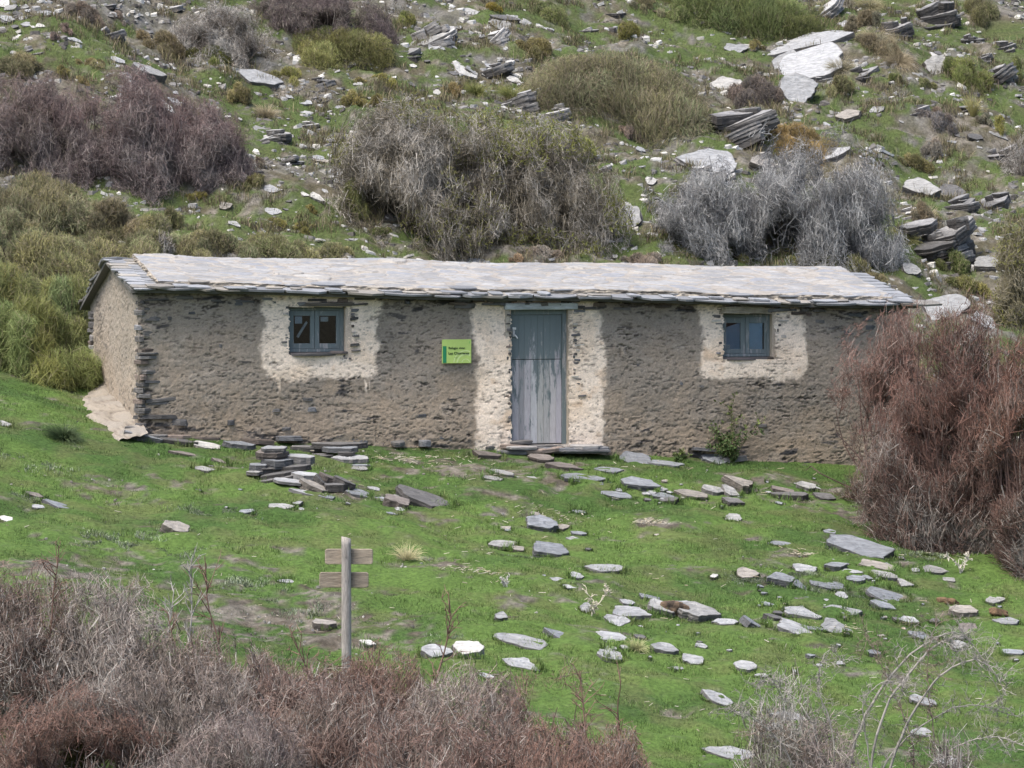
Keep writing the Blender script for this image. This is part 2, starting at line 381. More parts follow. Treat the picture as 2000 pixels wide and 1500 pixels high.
def rock_piece(mb, c, s, col, r, tilt=.05, n=7, yaw=None):
    """a flat split stone: irregular outline, two laminations, slightly uneven top"""
    a, b, t = s; ang = np.sort(np.linspace(0, 2*math.pi, n, endpoint=False)+r.uniform(-.28, .28, n))
    rad = (np.abs(np.cos(ang))**2.6+np.abs(np.sin(ang))**2.6)**(-1/2.6)*r.uniform(.80, 1.06, n)
    ox, oy = np.cos(ang)*rad*a, np.sin(ang)*rad*b
    V = []; rings = []; nl = 2 if t > .03 else 1; z = -t/2
    zs = np.linspace(-t/2, t/2, nl+1)
    for L in range(nl):
        k = 1+r.uniform(-.06, .05); dx, dy = r.uniform(-.03, .03, 2)*a
        for zz in (zs[L], zs[L+1]-(0 if L == nl-1 else t*.03)):
            rings.append(len(V)); V += [(x*k+dx, y*k+dy, zz+r.normal()*t*.05) for x, y in zip(ox, oy)]
    rings.append(len(V)); V += [(x*.88*k+dx, y*.88*k+dy, t/2+min(.012, t*.2)) for x, y in zip(ox, oy)]
    top = len(V); V.append((0, 0, t/2+min(.014, t*.25))); bot = len(V); V.append((0, 0, -t/2))
    Q = []; T3 = []
    for A, B in zip(rings[:-1], rings[1:]):
        for i in range(n): Q.append((A+i, A+(i+1) % n, B+(i+1) % n, B+i))
    for i in range(n):
        T3.append((rings[-1]+i, rings[-1]+(i+1) % n, top)); T3.append((rings[0]+(i+1) % n, rings[0]+i, bot))
    M = Euler((r.normal()*tilt, r.normal()*tilt, r.normal()*.12 if yaw is None else yaw)).to_matrix()
    V = np.array(V)@np.array(M).T+np.array(c)
    mb.add(V, [np.array(Q), np.array(T3)], col)
def dark(r): 
    k = r.uniform(); g = r.uniform(.045, .13)
    return np.array([g*1.02, g*.98, g*.95]) if k < .6 else (np.array([g*1.25, g*1.0, g*.85]) if k < .8 else np.array([g, g*1.02, g*1.08])*1.2)
def stones_of_wall():
    r = np.random.default_rng(3)
    mb = Each('corner_stone', M_SLATE, hut); w = float(base_u(0.))-.15
    while w < 2.14:                                       # slate quoins of the near corner
        t = r.uniform(.022, .075); L = r.choice([.16, .22, .3, .36, .5], p=[.25, .3, .25, .15, .05]); 
        if 0.30 < w < .38: L = .72
        if r.uniform() < .86: rock_piece(mb, (L/2-.035+r.uniform(-.02, .02), r.uniform(.06, .1), w+t/2), (L/2*1.05, .13, t*.93), dark(r), r, .025, 8)
        w += t+r.uniform(.002, .03)
    mb.build('corner_stones', M_SLATE, hut)
    mb = Each('corner_stone', M_SLATE, hut); w = .2
    while w < 1.85:                                        # far end of the gable
        t = r.uniform(.03, .08); rock_piece(mb, (.04, HD-.12, w), (.1, .2, t), dark(r)*1.6, r, .03); w += t+r.uniform(.01, .08)
    mb.build('corner_stones', M_SLATE, hut)
    # jambs
    for name, rr, sides in (('jamb_stones', W1, ((0, .16), (1, .17))), ('jamb_stones', W2, ((0, .24), (1, .20))), ('jamb_stones', DR, ((0, .10), (1, .26)))):
        mb = Each('jamb_stone', M_SLATE, hut) if rr is DR else MB()
        for s, L0 in sides:
            w = rr[2]+(.0 if rr is DR else .04)
            while w < rr[3]-.02:
                t = r.uniform(.014, .038); L = L0*r.uniform(.35, 1.1)
                pale = r.uniform() < .38; c = np.array([.42, .39, .34])*r.uniform(.7, 1.2) if pale else dark(r)*1.15
                if r.uniform() < (.95 if rr is DR and s else .8):
                    cu = rr[0]-L/2+.012 if s == 0 else rr[1]+L/2+.015+r.uniform(0, .05)
                    rock_piece(mb, (cu, .058+r.uniform(-.02, .008), w+t/2), (L/2, .07, t), c, r, .07, 8)
                w += t+r.uniform(.003, .035)
        mb.build(name, M_SLATE, hut)
    # bare courses right under the eaves
    mb = Each('eave_stone', M_SLATE, hut); u = .1
    while u < 11.9:
        for k in range(3):
            L = r.uniform(.1, .42); t = r.uniform(.018, .045); z = float(roofz(u, 0))-.075-k*.05-r.uniform(0, .02)
            inside = any(q[0]-.05 < u < q[1]+.05 and z < q[3]+.03 for q in OPEN)
            pr = (.75, .5, .28)[k]*(1 if (u < 1.3 or u > 9.3) else .6)
            if not inside and r.uniform() < pr: rock_piece(mb, (u+r.uniform(-.1, .1), .035+r.uniform(-.01, .015), z), (L/2, .08, t), dark(r), r, .03)
        u += r.uniform(.12, .3)
    mb.build('eave_course', M_SLATE, hut)
    # single bare stones in the render
    mb = Each('bare_stone', M_SLATE, hut)
    for px, py, wd, hg in ((320, 784, 70, 12), (351, 826, 34, 13), (451, 826, 18, 10), (466, 592, 26, 11), (600, 780, 26, 6), (608, 800, 30, 8), (330, 622, 18, 7), (429, 676, 12, 7), (850, 852, 46, 12),
                           (880, 856, 34, 12), (790, 858, 60, 8), (700, 862, 50, 7), (752, 868, 40, 7), (540, 802, 22, 6), (1505, 702, 16, 9), (930, 862, 34, 10), (1330, 748, 14, 9), (1368, 755, 20, 5),
                           (1660, 650, 36, 9), (1700, 640, 30, 8), (1625, 720, 16, 7), (1490, 832, 26, 6), (1530, 905, 24, 9), (820, 812, 34, 6), (560, 838, 24, 6), (1242, 655, 20, 4), (1246, 713, 12, 5),
                           (960, 876, 40, 9), (1700, 625, 44, 7), (1600, 628, 40, 6), (372, 612, 22, 5), (1130, 820, 30, 9), (1145, 812, 22, 8), (1128, 852, 26, 9), (405, 858, 70, 7), (500, 872, 60, 6)):
        u, z = fac(px, py); rock_piece(mb, (u, .035, z), (wd/270, .06, hg/133*.85), dark(r), r, .05, 7)
    mb.build('bare_stones', M_SLATE, hut)
    # footing along the base
    mb = Each('footing_stone', M_SLATE, hut); u = -.25
    while u < 9.3:
        L = r.uniform(.22, .62); x, y, _ = loc2w(u+L/2, -.05, 0); g = float(hgt(x, y))
        for k in range(r.integers(1, 4)):
            t = r.uniform(.035, .085)
            if r.uniform() < .34: rock_piece(mb, (u+L/2+r.uniform(-.1, .1), r.uniform(-.08, .03)-.02*(2-k), g+.015+k*.062), (L/2*r.uniform(.6, 1.05), r.uniform(.12, .2), t), dark(r)*r.uniform(.9, 1.9), r, .05, 8)
        u += L*r.uniform(.7, 1.1)
    for k in range(9):                                     # doorstep
        uu = r.uniform(DR[0]-.1, DR[1]+.25); rock_piece(mb, (uu, -.1-r.uniform(0, .12), DR[2]-.03-.035*(k % 3)), (r.uniform(.18, .42), .16, .045), dark(r)*2.0, r, .04, 8)
    mb.build('footing_stones', M_SLATE, hut)
stones_of_wall()

# ---- roof
def roof():
    mb = MB(); U, V = np.meshgrid(np.linspace(-.12, HL+.12, 60), np.array([-.13, .5, 1, 1.6, 2.25, 3, 4, 4.85]))
    Z = roofz(U, V); P = np.stack([U, V, Z-.005], -1); n, m = U.shape
    i = np.arange(n-1)[:, None]*m+np.arange(m-1)[None]; Q = np.stack([i, i+1, i+m+1, i+m], -1).reshape(-1, 4)
    N = n*m; A = np.concatenate([P.reshape(-1, 3), (P-np.array([0, 0, .05])).reshape(-1, 3)])
    b = [j for j in range(m)]+[j*m+m-1 for j in range(1, n)]+[(n-1)*m+j for j in range(m-2, -1, -1)]+[j*m for j in range(n-2, 0, -1)]
    S = np.array([(b[k], b[k]+N, b[(k+1) % len(b)]+N, b[(k+1) % len(b)]) for k in range(len(b))])
    mb.add(A, [Q, Q[:, ::-1]+N, S], (.10, .098, .095))
    deck = mb.build('roof', M_ROOF, hut)
    r = np.random.default_rng(11)
    def pc():
        k = r.uniform(); g = r.uniform(.14, .23)
        return np.array([g*.97, g*1.0, g*1.05]) if k < .7 else np.array([g*1.1, g*1.02, g*.9])
    def slate(mb, u, v, hu, hv, lift, th, col, n=9, slope=.03):
        ang = np.sort(np.linspace(0, 2*math.pi, n, endpoint=False)+r.uniform(-.2, .2, n))
        rad = (np.abs(np.cos(ang))**7+np.abs(np.sin(ang))**7)**(-1/7)*r.uniform(.8, 1.0, n)
        du, dv = np.cos(ang)*rad*hu, np.sin(ang)*rad*hv
        zz = roofz(u+du, v+dv)+lift+(-dv/hv)*slope*.3+r.normal(size=n)*.003
        top = np.stack([u+du, v+dv, zz+th], -1); bot = np.stack([u+du*.97, v+dv*.97, zz], -1); mid = np.stack([u+du*.9, v+dv*.9, zz+th+.004], -1)
        V = np.concatenate([bot, top, mid, [[u, v, zz.mean()+th+.005]]]); Q = []; T = []
        for i in range(n):
            j = (i+1) % n; Q += [(i, j, n+j, n+i), (n+i, n+j, 2*n+j, 2*n+i)]; T.append((2*n+i, 2*n+j, 3*n)) 
        T += [(0, i+1, i) for i in range(1, n-1)]
        mb.add(V, [np.array(Q), np.array(T)], col)
    mb = MB(); u = -.1
    while u < HL+.1:                                       # lower row sticking out over the wall
        L = r.uniform(.26, .78); slate(mb, u+L/2, -.08+r.uniform(-.03, .02), L/2*1.12, .235, .0+r.uniform(0, .006), r.uniform(.02, .036), pc()*.95, 10); u += L
    u = .3
    while u < HL:                                          # small slates lapping the joints
        L = r.uniform(.12, .3); slate(mb, u, -.13+r.uniform(-.05, .04), L*.75, r.uniform(.09, .16), .032+r.uniform(0, .012), r.uniform(.014, .03), pc()*1.05, 8); u += r.uniform(.22, .62)
    for k in range(11):                                    # left verge, front slope
        v = -.05+k*.225; slate(mb, .06+r.uniform(-.03, .03), v, .235, .155, .016-.001*k, .018, pc()*1.1, 8)
        slate(mb, .27, v+.1, .16, .14, .012, .022, pc(), 8)
    for k in range(12): slate(mb, .05+r.uniform(-.02, .04), 2.4+k*.215, .23, .15, .012, .028, pc()*.85, 8)
    for k in range(10): slate(mb, HL-.08+r.uniform(-.03, .05), -.05+k*.24, .26, .17, .012, .018, pc()*1.1, 8)
    mb.build('eave_slates', M_ROOF, deck)
    # thick mortared cap of crazy paved slate
    u0, u1, v0, v1 = .30, HL-.24, .03, 2.36
    us = np.arange(u0, u1, .015); vs = np.concatenate([np.arange(v0, 2.2, .015), np.arange(2.2, v1, .03)])
    U, V = np.meshgrid(us, vs)
    uw = U+.10*fbm(U*1.6, V*2, 201)+.03*fbm(U*7, V*7, 202); vw = V+.07*fbm(U*1.3+9, V*2, 203)+.02*fbm(U*7+5, V*7, 204)
    x_, y_ = uw/.44, vw/.25+.5*_h(np.floor(uw/.56), np.floor(uw*0), 7)*0
    f1, f2, cid = voro(x_, y_, 210, .95); e = f2-f1
    thr = .10+.13*sst(-.3, .7, fbm(U*2.1, V*2.6, 205)); st = sst(thr, thr+.05, e)
    cid2 = (cid*7.31) % 1
    sc = np.array([.205, .206, .207])*(.82+.42*cid2)[..., None]; sc = mix(sc, np.array([.30, .285, .26])*np.ones_like(sc), (cid > .86)[..., None]*.5)
    sc = mix(sc, np.array([.19, .20, .22])*np.ones_like(sc), ((cid < .10)[..., None])*.8)
    sc = sc*(1+.16*fbm(U*9, V*22, 206))[..., None]
    mc = mix(np.array([.22, .20, .175]), np.array([.262, .243, .216]), sst(-.5, .5, fbm(U*6, V*8, 207))[..., None])
    C = mix(mc, sc, (st*.9)[..., None]); lines = sst(.25, .0, np.abs(e-thr)*18)*sst(.1, .5, fbm(U*3, V*5, 208)); C = mix(C, C*.35, lines[..., None]*.9)
    hh = .095+.006*st*(1+.5*cid)+.012*fbm(U*1.1, V*1.4, 209)+.003*fbm(U*8, V*12, 211)+.02*sst(.93, 1, cid)*st
    P = np.stack([U, V, roofz(U, V)+hh*1.0-.03*sst(.05, 0, V-v0)*.4], -1)
    cap = gridmesh('cap_slabs', P, C, M_ROOF, deck)
    def skirt(A, ax, sgn):
        n = len(A); t = np.linspace(0, 1, 9)[:, None]; Ut = np.repeat(A[None, :, 0], 9, 0); Vt = np.repeat(A[None, :, 1], 9, 0); zt = A[None, :, 2]; zb = roofz(A[:, 0], A[:, 1])[None]+.004
        Z = zt+(zb-zt)*t; s = Ut if ax == 1 else Vt; n1 = fbm(s*4, Z*40, 220, 3); n2 = fbm(s*16, Z*60, 221, 2)
        off = (.028*n1+.012*n2+.02*t)*np.minimum(1, t*4)
        Pk = np.stack([Ut+(sgn*off if ax == 0 else 0), Vt+(sgn*off if ax == 1 else 0), Z], -1)
        Ck = mix(np.array([.24, .215, .185]), np.array([.38, .34, .28]), sst(-.4, .6, n2)[..., None]); Ck = mix(Ck, np.array([.07, .065, .06]), (sst(.3, .7, fbm(s*5, Z*50, 222, 3))*.8)[..., None])
        return Pk, Ck
    Pk, Ck = skirt(P[0], 1, -1); gridmesh('cap_edge', Pk, Ck, M_PLASTER, cap if False else deck, flip=True)
    Pk, Ck = skirt(P[:, 0], 0, -1); gridmesh('cap_edge', Pk, Ck, M_PLASTER, deck)
    Pk, Ck = skirt(P[:, -1], 0, 1); gridmesh('cap_edge', Pk, Ck, M_PLASTER, deck, flip=True)
    Pk, Ck = skirt(P[-1], 1, 1); gridmesh('cap_edge', Pk, Ck, M_PLASTER, deck)
    # slates sticking out of the cap's front edge
    mb = Each('edge_slate', M_ROOF, deck); u = .35
    while u < HL-.35:
        L = r.uniform(.2, .6)
        if r.uniform() < .4: slate(mb, u+L/2, .10, L/2, .115, .055+r.uniform(-.02, .025), .018, pc()*.9, 9, 0)
        u += L*r.uniform(.8, 1.6)
    mb.build('edge_slates', M_ROOF, deck)
roof()

# ---- openings
M_GLASS = bpy.data.materials.new('window_glass'); M_GLASS.use_nodes = True
_t = M_GLASS.node_tree; _n = _t.nodes; _n.remove(_n['Principled BSDF'])
_a = _n.new('ShaderNodeBsdfTransparent'); _a.inputs[0].default_value = (.86, .9, .92, 1); _g = _n.new('ShaderNodeBsdfGlossy'); _g.inputs['Roughness'].default_value = .03; _m = _n.new('ShaderNodeMixShader')
_f = _n.new('ShaderNodeFresnel'); _f.inputs[0].default_value = 1.9
_t.links.new(_f.outputs[0], _m.inputs[0]); _t.links.new(_a.outputs[0], _m.inputs[1]); _t.links.new(_g.outputs[0], _m.inputs[2]); _t.links.new(_m.outputs[0], _n['Material Output'].inputs[0])
def painted_wood(name, along, amount, splitz=None):
    """blue green paint worn off to grey wood; the wear follows the grain"""
    m = mat_attr(name, .75, .5, 26, .22, 10, aniso=(9, 9, .8) if along == 'z' else (.8, 9, 9), spec=.25)
    t = m.node_tree; N = t.nodes; L = t.links; b = N['Principled BSDF']; src = b.inputs['Base Color'].links[0].from_socket
    tc = N.new('ShaderNodeTexCoord'); mp = N.new('ShaderNodeMapping'); mp.inputs['Scale'].default_value = (1, 1, .16) if along == 'z' else (.2, 1, 1)
    L.new(tc.outputs['Object'], mp.inputs[0]); nz = N.new('ShaderNodeTexNoise'); nz.inputs['Scale'].default_value = 15; nz.inputs['Detail'].default_value = 9; nz.inputs['Roughness'].default_value = .72
    L.new(mp.outputs[0], nz.inputs[0])
    v = nz.outputs[0]
    if splitz:                                             # rain reaches the lower boards: more bare wood there
        sx = N.new('ShaderNodeSeparateXYZ'); L.new(tc.outputs['Object'], sx.inputs[0]); mr = N.new('ShaderNodeMapRange'); mr.interpolation_type = 'SMOOTHSTEP'
        mr.inputs[1].default_value = splitz[0]; mr.inputs[2].default_value = splitz[1]; mr.inputs[3].default_value = splitz[2]; mr.inputs[4].default_value = splitz[3]
        L.new(sx.outputs[2], mr.inputs[0]); ad = N.new('ShaderNodeMath'); ad.operation = 'ADD'; L.new(v, ad.inputs[0]); L.new(mr.outputs[0], ad.inputs[1]); v = ad.outputs[0]
    cr = N.new('ShaderNodeValToRGB'); cr.color_ramp.elements[0].position = amount; cr.color_ramp.elements[1].position = amount+.07; L.new(v, cr.inputs[0])
    mx = N.new('ShaderNodeMix'); mx.data_type = 'RGBA'; mx.inputs['A'].default_value = (.135, .165, .170, 1)
    L.new(cr.outputs[0], mx.inputs[0]); L.new(src, mx.inputs['B']); L.new(mx.outputs['Result'], b.inputs['Base Color'])
    return m
M_DOOR = painted_wood('worn_door_paint', 'z', .50, (.35, 1.85, .15, -.13))
M_FRAME = painted_wood('worn_frame_paint', 'z', .54)
GREY = np.array([.30, .295, .292])
def window(r, pxs, py, labels, hdr):
    """r opening; pxs: leaf edges; two casements"""
    u0, u1, z0, z1 = r; v = .11; mb = MB()
    def fu(px): return fac(px, 650, v)[0]
    a, bq = u0-.01, u1-.03; c = (fu(pxs[2])+fu(pxs[3]))/2; zt = z1; zb = z0+.035
    # reveal in render
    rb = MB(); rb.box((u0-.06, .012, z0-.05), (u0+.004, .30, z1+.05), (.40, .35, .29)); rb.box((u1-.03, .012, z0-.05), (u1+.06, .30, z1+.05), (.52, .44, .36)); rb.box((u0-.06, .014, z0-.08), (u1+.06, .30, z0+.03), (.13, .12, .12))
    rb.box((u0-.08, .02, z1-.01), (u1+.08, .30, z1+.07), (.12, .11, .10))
    f = MB(); T = .055
    f.bbox((a, v, zb), (a+T, v+.06, zt), .004, GREY); f.bbox((bq-T, v, zb), (bq, v+.06, zt), .004, GREY)
    f.bbox((a+T, v+.001, zt-.05), (bq-T, v+.06, zt), .004, GREY); f.bbox((a+T, v+.001, zb), (bq-T, v+.06, zb+.045), .004, GREY)
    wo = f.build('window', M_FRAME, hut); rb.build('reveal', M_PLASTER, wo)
    for s, (l, rr) in enumerate(((a+T, c-.003), (c+.003, bq-T))):
        pl, pr = (fu(pxs[0]), fu(pxs[1])) if s == 0 else (fu(pxs[4]), fu(pxs[5])); pt = fac(1000, py[0], v)[1] if False else None
        pzt = fac(pxs[0] if s == 0 else pxs[4], py[0], v)[1]; pzb = fac(pxs[0] if s == 0 else pxs[4], py[1], v)[1]
        m = MB(); y0, y1 = v+.012, v+.048
        m.bbox((l, y0, zb+.046), (pl, y1, zt-.052), .004, GREY); m.bbox((pr, y0, zb+.046), (rr, y1, zt-.052), .004, GREY)
        m.bbox((pl, y0+.002, pzt), (pr, y1, zt-.053), .004, GREY); m.bbox((pl, y0+.002, zb+.047), (pr, y1, pzb), .004, GREY)
        m.build('casement', M_FRAME, wo)
        g = MB(); g.box((pl-.005, v+.03, pzb-.005), (pr+.005, v+.033, pzt+.005), (.5, .5, .5)); g.build('pane', M_GLASS, wo)
    return wo, v
def quadpiece(par, name, pts, v, col, th=.003):
    mb = MB(); P = [fac(px, py, v) for px, py in pts]; n = len(P)
    V = [(p[0], v, p[1]) for p in P]+[(p[0], v+th, p[1]) for p in P]
    Q = [tuple(range(n))[::-1], tuple(range(n, 2*n))]; S = [(i, (i+1) % n, n+(i+1) % n, n+i) for i in range(n)]
    mb.add(V, [np.array(Q), np.array(S)], col); return mb.build(name, M_PLAIN, par)
w1, v1_ = window(W1, (574, 606, 614, 616, 624, 657), (617, 671), None, 8)
w1['label'] = 'small two leaf window with paper notice and a stick behind the glass'
quadpiece(w1, 'paper_notice', ((576, 618), (590, 618), (590, 632), (576, 632)), .145, (.55, .62, .68))
quadpiece(w1, 'stick', ((579, 657), (583, 660), (601, 630), (598, 627)), .15, (.62, .66, .68), .012)
quadpiece(w1, 'paper_notice', ((626, 619), (641, 619), (641, 628), (626, 628)), .145, (.62, .66, .66))
sb = MB(); r_ = np.random.default_rng(5); su0, sz = fac(566, 692); su1, _ = fac(681, 692)
rock_piece(sb, ((su0+su1)/2, .03, W1[2]+.0), ((su1-su0)/2, .10, .035), np.array([.09, .085, .085]), r_, .01, 10); rock_piece(sb, (su1-.14, .02, W1[2]+.028), (.13, .07, .03), np.array([.10, .085, .08]), r_, .02, 8)
sb.build('sill', M_SLATE, w1)
lb = MB(); rock_piece(lb, ((W1[0]+W1[1])/2+.02, .03, W1[3]+.035), ((W1[1]-W1[0])/2+.09, .08, .045), np.array([.12, .105, .09]), r_, .005, 12); lb.build('lintel', M_SLATE, w1)
w2, _ = window(W2, (1419, 1447, 1455, 1457, 1464, 1493), (631, 682), None, 8)
w2['label'] = 'small two leaf window with pale blue curtain behind the glass'
quadpiece(w2, 'curtain', ((1462, 628), (1489, 628), (1489, 686), (1462, 686)), .146, (.62, .82, .97), .01)
quadpiece(w2, 'curtain', ((1417, 640), (1450, 628), (1450, 686), (1417, 686)), .150, (.36, .48, .62), .01)
quadpiece(w2, 'paper_notice', ((1418, 673), (1426, 673), (1426, 681), (1418, 681)), .145, (.6, .66, .7))
lb = MB(); u0, z1 = fac(1406, 600); u1, z0 = fac(1520, 613)
rock_piece(lb, ((u0+u1)/2, .035, (z0+z1)/2+.005), ((u1-u0)/2, .10, .10), np.array([.30, .27, .22]), r_, .005, 12); lb.build('lintel', M_SLATE, w2)
lb = MB(); rock_piece(lb, ((W2[0]+W2[1])/2-.1, .03, W2[2]), (.28, .09, .03), np.array([.09, .08, .085]), r_, .01, 9); lb.build('sill', M_SLATE, w2)
# door
def door():
    u0, u1, z0, z1 = DR; v = .10; r = np.random.default_rng(9)
    def fu(px, py=750): return fac(px, py, v)[0]
    l, rr = fu(1000.5), fu(1097.5); zs = fac(1050, 702, v)[1]; zt = fac(1050, 615, v)[1]; zb = fac(1050, 866, v)[1]
    f = MB(); f.bbox((rr+.004, v-.01, zb-.02), (rr+.075, v+.07, z1+.01), .004, GREY); f.bbox((l-.07, v-.008, zt+.004), (rr+.004, v+.07, z1+.012), .004, GREY*.8); f.bbox((l-.07, v-.01, zb-.02), (l-.004, v+.07, zt+.004), .004, GREY)
    d = f.build('door', M_FRAME, hut); d['label'] = 'split plank door, blue green paint worn off its lower boards'
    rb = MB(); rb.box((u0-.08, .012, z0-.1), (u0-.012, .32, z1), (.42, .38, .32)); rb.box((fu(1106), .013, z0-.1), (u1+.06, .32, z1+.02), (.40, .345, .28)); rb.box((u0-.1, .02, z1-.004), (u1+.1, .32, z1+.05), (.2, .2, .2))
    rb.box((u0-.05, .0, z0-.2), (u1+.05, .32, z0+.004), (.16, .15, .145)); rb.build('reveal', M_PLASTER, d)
    n = 8; e = np.linspace(l, rr, n+1); e[1:-1] += r.uniform(-.012, .012, n-1)
    up = MB(); lo = MB()
    for i in range(n):
        g = GREY*r.uniform(.78, 1.22)*np.array([1, r.uniform(.97, 1.02), r.uniform(.97, 1.06)])
        up.bbox((e[i]+.0008, v+.015+r.uniform(0, .002), zs+.005), (e[i+1]-.0008, v+.045, zt), .0025, g*.95)
        lo.bbox((e[i]+.0015, v+.013+r.uniform(0, .003), zb), (e[i+1]-.0015, v+.045, zs-.005), .003, g*1.1)
    up.build('upper_leaf', M_DOOR, d); lo.build('lower_leaf', M_DOOR, d)
    bk = MB(); bk.box((l, v+.046, zb), (rr, v+.06, zt), (.04, .04, .04)); bk.build('door_backing', M_WOOD, d)
    h = MB(); c = [(1005.5, 654), (1008, 657), (1011, 661)]; pts = [fac(a, b, v-.02) for a, b in c]
    P = np.array([(p[0], v-.02, p[1]) for p in pts]); h.tubes(P[:-1], P[1:], .011, .010, (.72, .72, .72), (.62, .6, .6), 8); a = fac(1003, 650, v)
    h.bbox((a[0]-.015, v-.004, a[1]-.06), (a[0]+.02, v+.014, a[1]+.04), .004, (.42, .42, .42)); h.tubes([[P[0][0], v-.025, P[0][2]]], [[P[0][0], v+.01, P[0][2]]], .008, .008, (.6, .6, .6), (.6, .6, .6), 8)
    h.build('handle', M_PLAIN, d)
    k = MB(); a = fac(1001, 641, v); b2 = fac(1008, 643, v); k.bbox((a[0], v-.002, b2[1]-.008), (b2[0], v+.012, a[1]+.012), .003, (.6, .6, .58)); k.build('bolt_plate', M_PLAIN, d)
    lt = MB(); a0, zt2 = fac(986, 592); a1, zb2 = fac(1128, 605)
    lt.bbox((a0, -.035, zb2+.005), (a1, .12, zt2), .012, (.36, .39, .41)); lt.build('lintel', M_SLATE, d)
door()
# dark room behind: an inner lining keeps daylight out of the roof void
mb = MB(); mb.box((.25, .34, -.35), (HL-.25, .36, 2.0), (.2, .19, .17))
rm = MB()
for a, b in (((.3, .32, -.75), (W1[0]-.06, .36, 1.95)), ((W1[1]+.06, .32, -.75), (DR[0]-.08, .36, 1.9)), ((DR[1]+.07, .32, -.75), (W2[0]-.06, .36, 1.85)), ((W2[1]+.06, .32, -.75), (HL-.3, .36, 1.75))): rm.box(a, b, (.2, .19, .17))
rm.build('inner_wall', M_PLASTER, hut)

# ---- wall sign
sg = rect(862, 663, 919, 709); sgn = empty('wall_sign', loc2w((sg[0]+sg[1])/2, -.045, (sg[2]+sg[3])/2), TH)
tag(sgn, 'small yellow green plaque with dark green bar reading Refugio vivac, left of the door', 'sign')
sw, sh = (sg[1]-sg[0])/2, (sg[3]-sg[2])/2
b = MB(); b.bbox((-sw, 0, -sh), (sw, .012, sh), .002, (.34, .47, .13)); 
for k in (-1, 1):
    for q in (-1, 1): b.tubes([[k*sw*.86, .012, q*sh*.8]], [[k*sw*.86, .075, q*sh*.8]], .008, .008, (.3, .3, .3), (.3, .3, .3), 6)
b.build('board', M_PLAIN, sgn)
b = MB(); b.box((-sw+.012, -.003, -sh+.008), (-sw+.066, -.0005, sh*.44), (.012, .18, .075)); b.build('green_bar', M_PLAIN, sgn)
b = MB()
for R0, R1 in ((.12, .145), (.175, .192), (.055, .068)):
    t = np.linspace(math.radians(10), math.radians(185), 22); cx, cz = sw*.62, -sh*1.0
    pts0 = [(cx+math.cos(a)*R0, cz+math.sin(a)*R0) for a in t]; pts1 = [(cx+math.cos(a)*R1, cz+math.sin(a)*R1) for a in t]
    for i in range(21):
        q = [pts0[i], pts0[i+1], pts1[i+1], pts1[i]]
        if all(abs(p[0]) < sw-.004 and abs(p[1]) < sh-.004 for p in q): b.add([(p[0], -.0016-.0002*(R0 > .1), p[1]) for p in q], [np.array([(0, 1, 2, 3)])], (.46, .58, .24))
b.build('swirl', M_PLAIN, sgn)
b = MB()
for i, (x, z) in enumerate(((-.035, -.095), (-.02, -.10), (-.005, -.097), (.01, -.093), (-.012, -.11))): b.box((x, -.002, z), (x+.010, -.0005, z+.014), (.22, .30, .10))
b.box((sw-.035, -.002, sh-.06), (sw-.022, -.0005, sh-.03), (.2, .42, .1)); b.build('emblem', M_PLAIN, sgn)
def text(s, width, x, z, name, off=0.0):
    size = .05
    cu = bpy.data.curves.new(name, 'FONT'); cu.body = s; cu.size = size; cu.extrude = .001; cu.offset = off; cu.space_character = 1.03
    to = bpy.data.objects.new(name, cu); COL.objects.link(to); bpy.context.view_layer.update()
    me = bpy.data.meshes.new_from_object(to.evaluated_get(bpy.context.evaluated_depsgraph_get())); bpy.data.objects.remove(to)
    ob = bpy.data.objects.new(name, me); COL.objects.link(ob); ob.parent = sgn; ob.location = (x, -.004, z); ob.rotation_euler = (math.pi/2, 0, 0)
    a = me.attributes.new('Col', 'FLOAT_COLOR', 'POINT'); a.data.foreach_set('color', np.tile(np.array([.012, .03, .012, 1], np.float32), len(me.vertices))); me.materials.clear(); me.materials.append(M_PLAIN)
    k = width/max(v.co.x for v in me.vertices); ob.scale = (k, k, 1)
text('Refugio vivac', .255, -sw+.095, .035, 'lettering', .0008); text('Las Chorreras', .315, -sw+.095, -.045, 'lettering', .0012)

